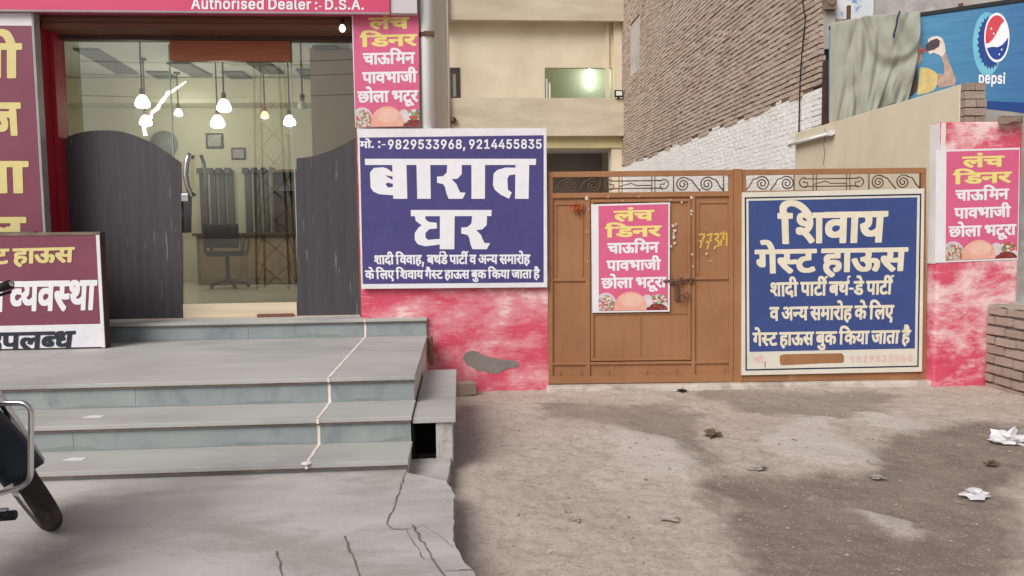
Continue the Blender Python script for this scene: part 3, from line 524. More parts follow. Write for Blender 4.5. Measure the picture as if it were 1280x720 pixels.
go = bpy.data.objects.new('ground', gme); COL.objects.link(go); gme.materials.append(ground_mat()); structure(go)

# raised pavement on the left, of slabs with gaps, its right edge broken off
PZ = .145
edge_px = [(512,574),(508,590),(535,596),(557,601),(562,606),(567,618),(568,632),(566,638),(568,646),(567,658),(566,670),(569,684),(580,700),(592,716),(596,738),(612,790)]
E3 = []
for x, y in edge_px: E3.append(onZ(x, y, PZ))
far_e = E3[-1]
outl = [Vector((-8, 4.9, PZ)), Vector((-.34, 4.9, PZ))] + E3[1:] + [Vector((far_e.x+.05, 1.2, PZ)), Vector((far_e.x+.1, -3, PZ)), Vector((-8, -3, PZ))]
def rough(pts, step=.04, amp=.007):   # breaks a polyline up so it does not look cut
    out = []
    for a, b in zip(pts, pts[1:]):
        k = max(1, int((b-a).length/step))
        for i in range(k):
            q = a.lerp(b, i/k); out.append(q + Vector((random.uniform(-amp,amp), random.uniform(-amp,amp), 0)) if i or out else q)
    return out + [pts[-1]]
mb = MB(); mb.prism([outl[0], outl[1]] + rough(outl[2:-2]) + outl[-2:], (0,0,-.30))
pav = structure(mb.build('pavement', M['slab']))
def crack(pxs, wd=.0028, mat='crack'):
    pts = rough([onZ(x, y, PZ) for x, y in pxs], .035, .006); A = []; B = []
    for i, q in enumerate(pts):
        t = (pts[min(i+1, len(pts)-1)] - pts[max(i-1, 0)]); s_ = Vector((-t.y, t.x, 0)).normalized()*wd*random.uniform(.35, 1.3)
        z_ = Vector((0,0,.004)); A.append(q+s_+z_); B.append(q-s_+z_)
    m_ = MB(); m_.grid([A, B]); return structure(m_.build('pavement_crack', M[mat], fix=False))
crack([(507,591),(502,606),(494,630),(486,648),(485,657),(489,662),(500,663),(530,657)])
crack([(515,657),(524,672),(534,688),(545,705),(556,721)], .005)
crack([(431,671),(438,690),(446,712),(455,735)], .0045)
crack([(346,690),(349,705),(353,722)], .0035)
crack([(508,662),(520,685),(530,700)], .002)
crack([(556,714),(592,713)], .003); crack([(530,658),(548,670),(566,684)], .002)

# ================================================================== entrance steps
YB = [4.32, 4.69, 5.11, 7.09]; ZT = [.205, .372, .545, .714]; XR = -.32; XL = -7.0
t = empty('entrance_steps', ((XL+XR)/2, 4.3, PZ), 'wide grey stone steps with a deep landing in front of the glass shop door', 'steps')
zb = PZ - .03
for i, (y, z) in enumerate(zip(YB, ZT)):
    y1 = YB[i+1] + .02 if i < 3 else 7.46
    ov = .028
    mb = MB()
    xs = [XL, -5.2, -3.3, -.886, XR+.008]
    for a, b in zip(xs, xs[1:]):
        mb.box(a+.0007, b-.0007, y-ov, y1, z-.028, z)
    mb.build('tread', M['tread'], t, bevel=.004)
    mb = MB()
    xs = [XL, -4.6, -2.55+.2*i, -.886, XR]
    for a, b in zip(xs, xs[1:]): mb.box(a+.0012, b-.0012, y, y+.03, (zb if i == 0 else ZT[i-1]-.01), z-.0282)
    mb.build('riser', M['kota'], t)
    mb = MB(); mb.box(XL, XR-.004, y-ov*.7, y-.002, z-.040, z-.0285); mb.build('painted_nosing_shade', M['edge'], t)  # dark strip that paints the shadow line under the tread nosing
random.seed(31)
for i in range(3):
    mb = MB(); z = ZT[i] + .0015; y1 = YB[i+1]; A = []; B = []; x = XL
    while x < XR: 
        wv = .012 + .03*abs(mnoise.fractal(Vector((x*2.3, i*7., 0)), 1, 2, 4)); A.append(Vector((x, y1-.0005, z))); B.append(Vector((x, y1-wv, z))); x += .03
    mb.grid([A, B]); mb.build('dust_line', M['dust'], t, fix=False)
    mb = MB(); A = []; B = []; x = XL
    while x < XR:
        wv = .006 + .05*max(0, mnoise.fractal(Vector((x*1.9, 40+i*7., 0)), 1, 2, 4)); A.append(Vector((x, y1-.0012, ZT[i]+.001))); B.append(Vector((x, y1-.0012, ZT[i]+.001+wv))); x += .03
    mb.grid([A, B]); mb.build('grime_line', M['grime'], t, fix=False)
# body under the slabs, seen at the right end
mb = MB()
for i, (y, z) in enumerate(zip(YB, ZT)):
    mb.box(-.9, XR-.003, y+.03, (YB[i+1]+.03 if i < 3 else 7.2), -.1, z-.03)
mb.build('side_wall', M['passage'], t)
# the white grout that runs down the joint
mb = MB(); gx = -.886; path = []
for i in range(3, -1, -1):
    y, z = YB[i], ZT[i]; y1 = YB[i+1] if i < 3 else 7.13
    path += [Vector((gx, y1-.01, z)), Vector((gx, y-.03, z)), Vector((gx, y-.03, z-.03)), Vector((gx, y, z-.03)), Vector((gx, y, ZT[i-1] if i else PZ+.02))]
for a, b in zip(path, path[1:]):
    k = max(1, int((b-a).length/.05)); d = (b-a)
    nrm = Vector((0,0,1)) if abs(d.y) > abs(d.z) else Vector((0,-1,0))
    A = []; B = []
    for j in range(k+1):
        q = a.lerp(b, j/k) + nrm*.0022; wv = random.uniform(.007, .012); o_ = random.uniform(-.002,.002); A.append(q + Vector((-wv+o_,0,0))); B.append(q + Vector((wv+o_,0,0)))
    mb.grid([A, B])
mb.build('grout_line', M['grout'], t, fix=False)
mb = MB(); mb.lathe([(.03,0),(.028,.004),(.01,.006)], (gx-.0, YB[0]-.02, ZT[0]), n=9); mb.build('grout_lump', M['grout'], t)

# drain box beside the steps
yf = onZ(540, 571, .10).y; zt = onY(540, 521, yf).z; yb_ = onZ(550, 462, zt).y
x1_ = onY(566, 545, yf).x
t = empty('drain_chamber', (-.18, yf, 0), 'low grey stone drain box with a dark square opening beside the steps', 'drain box')
mb = MB(); mb.box(XR+.012, x1_+.02, yf-.02, yb_, zt-.035, zt); mb.build('cover_slab', M['tread'], t, bevel=.005)
mb = MB(); mb.box(onY(545,545,yf).x, x1_, yf, yf+.20, -.05, zt-.036); mb.build('front_block', pm('stained_white_block', L(198,194,190), L(166,162,158), 9, .9, .4, 40, dirt=L(132,126,120), dscale=7), t, bevel=.006)
mb = MB(); mb.box(x1_-.05, x1_, yf+.2, yb_, -.05, zt-.036); mb.box(XR+.01, x1_-.05, yb_-.08, yb_, -.05, zt-.036); mb.build('side_wall', M['plaster'], t)
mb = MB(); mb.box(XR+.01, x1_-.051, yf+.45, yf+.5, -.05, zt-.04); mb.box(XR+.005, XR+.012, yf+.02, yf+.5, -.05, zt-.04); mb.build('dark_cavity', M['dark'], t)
q = [onZ(x, y, .09) for x, y in [(512,574),(563,572),(560,603),(536,596),(508,590)]]
mb = MB(); mb.prism(rough(q + [q[0]], .06, .008)[:-1], (0,0,-.12)); o = mb.build('paving_flag', M['slab']); tag(o, 'broken pale flagstone lying in front of the drain box opening', 'flagstone')
# ================================================================== the shop
YW = 7.14; YG = 7.44; FZ = .70; CZ = 4.17; XI = -7.9; YI = 14.0
shop = empty('shop_building', (-3.5, YW, 0), 'shop building with a wide glass front, brown shutter box and red door jambs', 'building')
jx = -3.64; zs = onY(250, 20, YW).z          # left jamb face, underside of the fascia line
zg = onY(222, 51, YG).z
mb = MB(); mb.box(-.925, -.218, YW+.03, YW+.45, 0, 5.6); mb.build('pilaster', M['passage'], shop)
mb = MB(); mb.box(-.40, -.218, YW+.4501, 11.0, 0, 5.6); mb.box(-.40, -.218, 11.0005, 15, 0, 6.6); mb.box(-.40, -.218, 15.0005, 19.7, 0, 8.0); mb.build('passage_wall', M['passage'], shop)  # unseen wall top stepped low so more light reaches the yard and brick wall
mb = MB(); mb.box(-8.5, jx-.121, YW, YW+.35, 0, 5.6); mb.build('front_wall', M['plaster'], shop)
mb = MB(); mb.box(jx-.1205, -.9251, YW+.05, YW+.35, zs+.02, 5.6); mb.build('upper_wall', M['plaster'], shop)
mb = MB(); mb.box(jx-.12, jx-.05, YW-.03, YW+.16, FZ, zs); mb.box(jx-.07, jx, YW+.1601, YG+.06, FZ, zs); mb.build('door_jamb', M['red'], shop, bevel=.004)
mb = MB(); mb.box(-.95, -.926, YW+.1, YG+.06, FZ, zs); mb.build('door_jamb', M['shutter'], shop)
z1 = onY(250, 37, YW+.06).z
mb = MB(); mb.box(jx-.04, -.95, YW+.05, YG+.2, z1, zs+.015)
for k in range(3): mb.box(jx-.04, -.95, YW+.04, YW+.049, z1+.012+.05*k, z1+.05+.05*k)
sb = mb.build('shutter_box', M['shutter'], shop, bevel=.004)
mb = MB(); mb.box(jx, -.96, YG-.03, YG+.05, zg, z1-.001); mb.build('head_rail', pm('dark_brown_rail', L(84,62,54), L(70,52,46), 4, .6), shop)
# interior
wi = pm('shop_wall_cream', L(208,203,180), L(201,195,172), 1, .75, .05, 20)
cei = pm('shop_ceiling', L(200,200,194), L(190,190,184), 1, .8)
mb = MB(); mb.box(XI, -.45, YG-.06, YI+.3, FZ-.2, FZ-.012); mb.build('floor', pm('glossy_floor_tile', L(196,190,168), L(186,180,160), 2, .25, spec=.5), shop)
mb = MB(); mb.box(XI, -.42, YI, YI+.15, FZ, CZ+.3); mb.build('back_wall', wi, shop)
mb = MB(); mb.box(XI-.15, XI, YW+.36, YI, FZ, CZ+.3); mb.build('inner_wall', wi, shop)
mb = MB(); mb.box(-.45, -.401, YW+.46, YI, FZ-.2, CZ+.3); mb.build('inner_wall', wi, shop)
mb = MB(); mb.box(XI, -.42, YW+.36, YI+.1, CZ, CZ+.15); mb.build('ceiling', cei, shop)
mb = MB(); mb.box(-8.6, -.219, YW+.36, YI+.4, 5.4, 5.6); mb.build('roof', M['plaster'], shop)
mb = MB(); mb.box(XI, -.46, YI-.6, YI-.02, CZ-.42, CZ-.01); mb.build('ceiling_beam', wi, shop)
mb = MB(); mb.box(-2.1, -1.45, 11.3, 11.9, FZ, CZ-.01); mb.build('column', pm('shop_column_pinkish', L(186,164,148), L(178,156,140), 2, .8), shop)
for (xa_, ya_), (xb_, yb_2) in (((222,79),(253,95)),((290,90),(316,108)),((383,87),(402,110)),((405,58),(438,84)),((108,62),(160,92)),((196,90),(226,108)),((322,78),(342,92))):
    a_ = onZ(xa_, ya_, CZ-.02); b_ = onZ(xb_, yb_2, CZ-.02); d_ = (b_-a_)*.5; s_ = Vector((-d_.y, d_.x, 0)).normalized()*.17
    mb = MB(); mb.obox((a_+b_)*.5, d_, s_, (0,0,.012)); mb.build('ceiling_panel', pm('grey_ceiling_strip', L(112,111,106), L(100,99,95), 3, .7), shop)
mb = MB(); mb.box(jx, -.95, YG-.06, YG+.03, FZ, FZ+.018); mb.build('threshold', pm('pale_threshold', L(206,190,172), L(192,174,156), 4, .6), shop)
# glazing
xd0 = onY(218, 200, YG).x; xd1 = onY(367, 200, YG).x
def pane(name, x0, x1, z0, z1, y):
    mb = MB(); mb.box(x0, x1, y, y+.002, z0, z1); return mb.build(name, M['glass'], shop)
pane('glass_pane', jx+.001, xd0-.012, FZ+.02, zg-.001, YG)
pane('glass_pane', xd1+.012, -.951, FZ+.02, zg-.001, YG)
zh0 = onY(290, 77, YG).z
dr = pane('glass_door', xd0, xd1, FZ+.025, zh0, YG+.004)
mb = MB(); mb.box(xd0+.012, xd1+.01, YG-.032, YG+.052, zh0+.002, zg-.003); mb.build('door_header', M['wood'], shop, bevel=.005)
mb = MB()
for xx in (xd0-.011, xd1+.002): mb.box(xx, xx+.009, YG-.004, YG+.008, FZ+.02, zg-.03 if xx > -2 else zg-.03)
mb.build('glass_edge', pm('polished_glass_edge', L(150,170,160), L(140,160,150), 5, .2), shop)
mb = MB(); a = onY(237.5, 192, YG-.06); b = onY(239.5, 245, YG-.06)
pts = [a + Vector((0,.055,-.02)), a + Vector((0,.01,-.02)), a, a.lerp(b,.2)+Vector((-.028,-.012,0)), a.lerp(b,.5)+Vector((-.042,-.018,0)), a.lerp(b,.8)+Vector((-.028,-.012,0)), b, b + Vector((0,.01,.02)), b + Vector((0,.055,.02))]
mb.tube(pts, .024, 10); mb.tube([Vector((2*a.x-p.x+.05, p.y+.15, p.z)) for p in pts[2:7]], .017, 8); mb.build('handle', M['steel'], dr, smooth=True)
mb = MB(); p0 = onY(231, 247, YG-.01); mb.obox(p0, (.035,0,0), (0,.012,0), (0,0,.035)); mb.build('lock', M['steel'], dr, bevel=.004)
mb = MB(); p0 = onY(345, 394, YG-.02); mb.obox(p0 + Vector((0,-.03,0)), (.17,0,0), (0,.012,0), (0,0,.018)); mb.build('floor_hinge', M['shutter'], dr, bevel=.003)
mb = MB(); mb.box(xd0+.03, xd1-.01, YG-.03, YG-.002, FZ+.02, FZ+.15); mb.build('bottom_rail', pm('pale_wood_rail', L(222,206,182), L(206,188,160), 3, .6, stretch=(.4,2,6)), dr)
pg = planeY(YG-.022)
q = [(74,404),(76,177),(86,170),(98,166),(112,163.5),(126,163),(140,163),(152,164.5),(165,168),(178,173),(190,179),(202,187),(214,195),(226,203),(228.5,404)]
mb = sheet(pg, q, 0, .016); mb.build('laminate_panel', M['laminate'], shop)
q = [(372,404),(370.5,198),(380,197),(392,195),(404,191.5),(416,187),(428,181),(438,176),(449,169),(451,404)]
mb = sheet(pg, q, 0, .016); mb.build('laminate_panel', M['laminate'], shop)

# fascia sign
YF = 7.0
t = empty('shop_fascia_sign', (-3.5, YF, 3.55), 'rose pink fascia sign above the glass shop front with white lettering along its lower edge', 'sign')
pf = planeY(YF)
z0 = onY(300, 14, YF).z; xr = onY(487, 8, YF).x
mb = MB(); mb.box(-7.5, xr, YF, YF+.139, z0, z0+1.2); mb.build('panel', M['fascia'], t)
mb = MB(); mb.box(-7.5, xr, YF-.006, YF+.02, z0-.018, z0-.001); mb.build('trim', pm('grey_trim', L(170,150,155), L(150,135,138), 5, .5), t)
lettering_px('Authorised Dealer :- D.S.A.', pf, [(239,-3.0),(455,-.5),(455,12.0),(239,11.2)], M['ink_white'], t, top=900)
mb = MB(); mb.box(xr+.004, onY(521, 8, YF).x, YF+.02, YF+.139, z0-.0, z0+1.2); o = mb.build('grey_sign_panel', pm('pale_grey_panel', L(208,202,206), L(198,190,196), 3, .5)); tag(o, 'pale grey panel next to the right end of the rose pink fascia', 'panel')

# bulb lamp under the shutter box
t = empty('bulb_lamp', onY(428, 35, YW), 'small round white bulb lamp under the brown shutter box', 'lamp')
p = onY(428, 36, YW-.02)
mb = MB(); mb.lathe([(.004,-.033),(.019,-.025),(.029,-.008),(.031,.004),(.026,.02),(.016,.036)], p, n=16); mb.build('bulb', emis('lit_bulb', (1,.98,.95,1), .7), t, smooth=True)
mb = MB(); mb.lathe([(.02,.038),(.02,.07),(.012,.075)], p, n=12); mb.tube([p+Vector((0,0,.07)), p+Vector((0,.05,.10)), p+Vector((0,.10,.10))], .008); mb.build('holder', M['black'], t, smooth=True)

# vertical maroon sign
YS = 7.05; ps = planeY(YS)
t = empty('tall_maroon_sign', onY(0, 280, YS), 'tall maroon signboard with pale gold letters stacked one below another left of the shop door', 'sign')
def vx(px, y): return onY(px, y, YS).x
q = [(-70,17),(39,17),(53,292),(-55,292)]
# keep the board truly upright: edges at constant X
xr = onY(47, 150, YS).x; xl = onY(-60, 150, YS).x; zt_ = onY(20, 16, YS).z; zb_ = onY(20, 292, YS).z
mb = MB(); mb.box(xl, xr, YS, YW-.001, zb_-.9, zt_); mb.build('board', M['vinyl'], t)
mb = MB(); mb.box(xl, xr-.008, YS-.004, YS-.0005, zb_-.9, zt_-.11); mb.build('panel', M['ink_maroon'], t)
mb = MB(); mb.box(xr+.001, xr+.018, YS-.008, YW-.002, zb_-.9, zt_+.005); mb.build('edge_strip', pm('grey_aluminium', L(168,160,160), L(150,142,142), 6, .5), t)
psl = ps.off(.005)
lettering_px('भो', psl, [(-46,56),(28,56),(28,96),(-46,96)], M['ink_gold'], t, off=.002)
lettering_px('ज', psl, [(-22,130),(26,130),(28,168),(-18,168)], M['ink_gold'], t, off=.002)
lettering_px('ना', psl, [(-34,203),(36,203),(37,240),(-32,240)], M['ink_gold'], t, off=.002)
lettering_px('ल', psl, [(-26,273),(33,273),(34,310),(-24,310)], M['ink_gold'], t, off=.002)

# standing sign box on the landing
YX = onZ(60, 437, ZT[2]).y; px_ = planeY(YX)
t = empty('standing_sign_box', (onY(20, 437, YX).x, YX, ZT[2]), 'maroon and white sign box standing on the landing, with gold and white lettering', 'sign')
xr = onY(131, 400, YX).x; xl = xr - 1.75; zt_ = onY(60, 291, YX).z; zb_ = ZT[2] + .003
dx = .09
mb = MB(); mb.box(xl, xr, YX, YX+dx, zb_, zt_); mb.build('casing', pm('rusty_brown_casing', L(96,72,64), L(76,58,54), 6, .7, .2, 30), t, bevel=.004)
def rx(x0, x1, y0, y1, off, m, name, th=.003):
    mb = MB(); mb.box(x0, x1, YX-off-th, YX-off, y0, y1); return mb.build(name, m, t)
zm = onY(60, 406, YX).z
rx(xl+.02, xr-.035, zm, zt_-.025, .001, M['ink_maroon'], 'panel')
rx(xl+.02, xr-.035, zb_+.012, zm-.0005, .001, M['vinyl'], 'panel')
rx(xr-.034, xr-.006, zb_+.006, zt_-.012, .002, M['vinyl'], 'edge_strip', .006)
rx(xl, xr, zt_-.022, zt_+.004, .002, M['edge'], 'edge_strip', .006)
plx = Plane((0, YX-.004, 0), (0,-1,0))
lettering_px('गेस्ट हाऊस', plx, [(-44,313),(94,309.5),(93,327),(-44,331)], M['ink_gold'], t)
lettering_px('भोजन व्यवस्था', plx, [(-78,355),(122,351.5),(120,386),(-78,390)], M['ink_white'], t)
lettering_px('उपलब्ध', plx, [(-21,417),(95,414.5),(92.5,436.0),(-21,438)], M['ink_dark'], t)
mb = MB(); mb.box(xl+.1, xr-.55, YX+.02, YX+.07, zt_+.004, zt_+.012); mb.build('top_strip', M['edge'], t)

# ------------------------------------------------------------------ inside the shop
glow = emis('lit_lamp_glass', (1, .98, .93, 1), 7.0)
def pendant(px, py, Y, r, label, warm=False, lit=True, e=14):
    r *= .82; p = onY(px, py, Y); t = empty('pendant_lamp', (p.x, Y, CZ), label, 'lamp', 'lamps hanging in the shop')
    mb = MB(); mb.lathe([(.35*r,.75*r),(.62*r,.45*r),(.85*r,0),(r,-.45*r),(.95*r,-.75*r),(.6*r,-.95*r),(.2*r,-1.0*r)], p, n=18)
    mb.build('lamp_shade', (emis('warm_reflection_glow', (1,.62,.28,1), 1.3) if warm else glow) if lit else M['pvc'], t, smooth=True)
    mb = MB(); mb.tube([p + Vector((0,0,.7*r)), Vector((p.x, p.y, CZ-.002))], .011, 8); mb.lathe([(.03,.72*r),(.03,.72*r+.07),(.012,.72*r+.09)], p, n=10); mb.lathe([(.05,CZ-p.z-.03),(.05,CZ-p.z-.001)], p, n=12)
    mb.build('rod', M['shutter'], t)
    if lit:
        ld = bpy.data.lights.new('lamp_light', 'POINT'); ld.energy = e; ld.color = (1,.93,.80); ld.shadow_soft_size = .1
        lo = bpy.data.objects.new('lamp_light', ld); COL.objects.link(lo); lo.parent = t; lo.location = Vector((p.x, p.y, p.z-r*1.25)) - t.location
pendant(178, 126, 9.6, .105, 'lit white pendant lamp nearest the left end of the shop, its rod in full view')
pendant(280, 131, 9.6, .105, 'lit white pendant lamp high behind the glass door')
pendant(182, 150, 12.0, .11, 'lit pendant lamp lower left, at the end of the glowing curve')
pendant(272, 151, 12.0, .13, 'lit white pendant lamp behind the door, lower of the two')
pendant(223, 140, 13.0, .08, 'small lit lamp seen at the left edge of the glass door')
pendant(362, 150, 11.8, .11, 'lit white pendant lamp at the right edge of the glass door')
pendant(331, 143, 12.4, .08, 'orange reflection of a lamp between the white ones, built as a small glowing pendant', warm=True, e=6)  # lamp reflection in the glass, put in as a glowing pendant
pendant(378, 130, 9.9, .075, 'unlit pale pendant lamp behind the right glass pane', lit=False)
pts = []
for x, y in [(216,112),(212,118),(207,121),(203,127),(198,131),(196,134),(191,139),(187,144),(183,149),(181,158),(180.5,164),(181,171)]:
    pts.append(onY(x, y, 11.9) + Vector((random.uniform(-.03,.03), 0, random.uniform(-.03,.03))))
pts.insert(0, Vector((pts[0].x+.2, 11.9, CZ-.36)))
mb = MB(); mb.tube(pts, [.010] + [.020 + .010*(i % 2) for i in range(len(pts)-1)], 7)  # wavy glowing tube running down past the lower left pendant
o = mb.build('glowing_curve', emis('curve_glow', (1,.96,.78,1), 1.5), smooth=True); tag(o, 'glowing wavy tube curving down inside the shop', 'light cord')
def wallpic(px, py, w_, h_, label):
    p = onY(px, py, YI-.03); t = empty('framed_picture', p, label, 'picture')
    mb = MB(); mb.box(p.x-w_/2, p.x+w_/2, YI-.03, YI-.002, p.z-h_/2, p.z+h_/2); mb.build('frame', pm('dark_picture_frame', L(70,66,62), L(58,54,52), 6, .5), t, bevel=.006)
    mb = MB(); mb.box(p.x-w_*.38, p.x+w_*.38, YI-.034, YI-.0301, p.z-h_*.36, p.z+h_*.36); mb.build('print', pm('picture_print_'+label[:5], L(120,125,130), L(186,180,150), 7, .4, dirt=L(90,100,110), dscale=9), t)
wallpic(268, 176, .30, .27, 'larger framed picture on the shop back wall, left of the other')
wallpic(298, 192, .25, .21, 'smaller framed picture low on the shop back wall, right of the other')
p = onY(205, 180, YI-.05); mb = MB()
mb.lathe([(.23,-.04),(.235,-.01),(.21,.02),(.02,.03)], (p.x, YI-.03, p.z), axis='y', n=28); o = mb.build('wall_fan', pm('grey_fan', L(140,140,134), L(120,120,116), 6, .5), smooth=True); tag(o, 'round grey disc on the shop back wall behind the dark panel', 'wall disc')
t = empty('slatted_wall_panelling', (onY(297, 290, YI).x, YI, FZ), 'eight tall dark upright boards standing against the shop back wall', 'panelling')
for x0, x1 in [(247.5,258),(260.5,269),(271,280),(282,291),(304,313),(315.5,324),(327,334.5),(338,346)]:
    a = onY(x0, 214, YI-.1).x; b = onY(x1, 214, YI-.1).x; z_ = onY(300, 212, YI-.1).z
    mb = MB(); mb.box(a+.012, b-.012, YI-.09, YI-.02, FZ, z_); mb.box(a-.01, b-.03, YI-.16, YI-.091, z_-.07, z_+.03); mb.build('slat', pm('dark_slat', L(92,88,84), L(76,73,70), 4, .6, stretch=(6,1,1)), t, bevel=.005)
t = empty('reception_counter', (onY(300, 340, 13).x, 12.6, FZ), 'brown wooden counter along the back of the shop', 'counter')
a = onY(244, 300, 12.7).x; b = onY(420, 300, 12.7).x; zt_ = onY(300, 291, 12.7).z
mb = MB(); mb.box(a, b, 12.75, 13.35, FZ, zt_-.04); mb.build('body', pm('brown_counter', L(132,112,80), L(116,97,68), 3, .5, stretch=(.5,1,4)), t)
mb = MB(); mb.box(a-.04, b, 12.68, 13.38, zt_-.0399, zt_); mb.build('top', pm('dark_counter_top', L(104,90,70), L(92,80,62), 3, .35), t, bevel=.004)
for k in range(3):
    mb = MB(); u = a + (b-a)*(k+.08)/3; mb.box(u, u+(b-a)*.28, 12.738, 12.7495, FZ+.1, zt_-.1); mb.build('front_panel', pm('counter_panel', L(146,124,90), L(128,108,78), 3, .5), t)
t = empty('wall_cabinet', (onY(362, 290, 13.6).x, 13.7, zt_), 'dark brown open cabinet standing on the right end of the counter', 'cabinet')
a = onY(345, 250, 13.4).x; b = onY(412, 250, 13.4).x; z_ = onY(350, 214, 13.4).z
wd = pm('cabinet_wood', L(112,92,74), L(96,78,62), 3, .5)
mb = MB(); mb.box(a, b, 13.36, 13.40, zt_+.001, z_); mb.box(a, a+.04, 13.05, 13.359, zt_+.001, z_); mb.box(a+.041, b, 13.05, 13.359, z_-.04, z_)
zz = onY(350, 238, 13.3).z; mb.box(a+.041, b, 13.05, 13.359, zz-.02, zz); mb.build('shelf_unit', wd, t)
mb = MB(); mb.box(a+.06, b-.2, 13.08, 13.3, zz+.001, zz+.07); mb.build('stored_box', pm('dark_blue_box', L(70,76,92), L(60,64,80), 5, .6), t)
# office chair
c = onY(285, 348, 11.9); c.z = FZ; t = empty('office_chair', c, 'black office chair in front of the counter inside the shop', 'chair')
zs_ = onY(285, 316, 11.9).z; zb2 = onY(285, 280, 11.9).z
mb = MB(); mb.grid([[Vector((c.x + .25*u, c.y-.22-.06*abs(u)*abs(u), zs_+.08 + (zb2-zs_-.08)*v)) for u in (-1,-.6,-.2,.2,.6,1)] for v in (0,.25,.5,.75,1)]); mb.build('backrest', M['black'], t, smooth=True, solid=.05)
mb = MB(); mb.box(c.x-.25, c.x+.25, c.y-.2, c.y+.28, zs_-.05, zs_+.03); mb.build('seat', M['black'], t, bevel=.02)
for s_ in (-1,1):
    mb = MB(); mb.tube([c+Vector((s_*.27,-.15,zs_-FZ)), c+Vector((s_*.30,-.15,zs_-FZ+.22)), c+Vector((s_*.30,.15,zs_-FZ+.22)), c+Vector((s_*.27,.15,zs_-FZ))], .018, 8); mb.build('armrest', M['black'], t, smooth=True)
mb = MB(); mb.tube([c+Vector((0,0,.08)), c+Vector((0,0,zs_-FZ-.05))], .03, 10)
for k in range(5):
    a_ = 2*PI*k/5+.3; e_ = c+Vector((.29*math.cos(a_), .29*math.sin(a_), .06)); mb.tube([c+Vector((0,0,.11)), e_], .018, 8); mb.lathe([(.03,-.02),(.03,.02)], e_+Vector((0,0,-.03)), axis='x', n=10)
mb.build('wheel_base', M['black'], t, smooth=True)
# unidentified blue shape beside the door, added as a folded sheet
mb = MB(); P = []
for i in range(9):
    v = i/8; row = []
    for j in range(9):
        u = j/8; q = onY(227 + 12*u + 2*v*(u-.3), 245 + 46*v, 8.3); row.append(q + Vector((0, .04*math.sin(u*9+v*2), 0)))
    P.append(row)
mb.grid(P); o = mb.build('blue_sheet_shape', pm('blue_sheet_colour', L(74,86,110), L(60,70,92), 6, .9), smooth=True, solid=.012); tag(o, 'unidentified blue shape just inside the glass door near its handle, made as a folded sheet', 'jacket')
# ================================================================== pink wall, banner, posters
x0 = onY(453, 430, YW).x; x1 = onY(685.5, 430, YW).x; zt_ = onY(600, 163, YW-.05).z - .02
t = empty('pink_wall', ((x0+x1)/2, YW, 0), 'weathered pink painted wall with a bare grey patch, under the violet blue banner', 'wall')
mb = MB(); mb.box(x0, x1, YW, YW+.24, -.3, zt_); mb.build('wall_body', M['pinkwall'], t, bevel=.006)
pw = planeY(YW)
q = [(578,447),(582,441),(590,438),(598,440),(606,445),(614,447),(622,448),(631,450),(640,450),(647,452),(649,457),(645,460),(637,460),(629,463),(622,467),(614,467),(605,464),(596,463),(590,459),(583,455)]
pts = [pw.at(*p_) for p_ in q]
mb = MB(); mb.prism(rough([p for p in pts]+[pts[0]], .03, .0)[:-1], (0,-.004,0)); mb.build('bare_patch', pm('bare_cement', L(142,134,128), L(124,117,112), 7, .95, .6, 40), t)
def banner(name, pl, quad, th, m, label, cat, group=None):
    c = sum(rect_px(pl, quad), Vector())/4; zmin = min(p.z for p in rect_px(pl, quad)); t = empty(name, (c.x, c.y, zmin), label, cat, group)
    sheet(pl, quad, 0, th).build('sheet', m, t); return t
pb = planeY(7.085)
t = banner('wedding_hall_banner', pb, [(447,161),(683,160),(684,359),(452,361)], .03, M['vinyl'], 'violet blue banner in a white border on the pink wall, with two huge white words', 'banner')
sheet(pb, [(449.5,172),(679.5,169),(679.5,353),(453.5,355)], .0012, .001).build('panel', M['ink_violet'], t)
def ln(s, q, m='ink_white', off=.0025, **k): lettering_px(s, PL, q, M[m], t, off, **k)
PL = pb
ln('मो. :–', [(449.5,177),(482,176.5),(482,184.5),(449.5,185)])
ln('9829533968, 9214455835', [(485,174.5),(677,174),(677,185.5),(485,186.2)], top=900)
ln('*ब*ा*र*ा*त', [(456,198.5),(670,198.5),(669,248.5),(458,248.5)])
ln('*घ*र', [(513.5,262.5),(614.5,262.5),(613,311.5),(514,311.5)])
ln('शादी िववाह, बथˆडे पाटीˆ व अन्य समारोह', [(467.5,319.5),(663,318.5),(663,329.5),(468,330)])
ln('के िलए िशवाय गैस्ट हाऊस बुक िकया जाता है', [(456,338.5),(675,337.5),(675,347.5),(456.5,348.5)])

salad = None
def food_mat(name, cols, sc):
    m, n, l, p = nodes(name); v = coords(n, l); vo = n.new('ShaderNodeTexVoronoi'); vo.inputs['Scale'].default_value = sc; l.new(v, vo.inputs['Vector'])
    hsv = n.new('ShaderNodeSeparateColor'); l.new(vo.outputs['Color'], hsv.inputs[0])
    r = n.new('ShaderNodeValToRGB'); r.color_ramp.interpolation = 'CONSTANT'; e = r.color_ramp.elements
    while len(e) < len(cols): e.new(.5)
    for i, c in enumerate(cols): e[i].position = i/len(cols); e[i].color = c
    l.new(hsv.outputs[0], r.inputs[0]); l.new(r.outputs[0], p.inputs['Base Color']); p.inputs['Roughness'].default_value = .45; return m
M['salad'] = food_mat('printed_salad', [L(120,140,100), L(190,90,90), L(222,206,196), L(170,150,120), L(200,190,180)], 70)
M['curry'] = food_mat('printed_curry', [L(120,40,44), L(140,56,50), L(96,40,40), L(150,80,60)], 90)
M['bread'] = pm('printed_bread', L(222,158,140), L(234,186,166), 9, .45)
M['bread2'] = pm('printed_bread_top', L(236,196,180), L(228,176,158), 12, .45)
M['plate'] = pm('printed_plate', L(222,214,216), L(200,190,196), 14, .45)
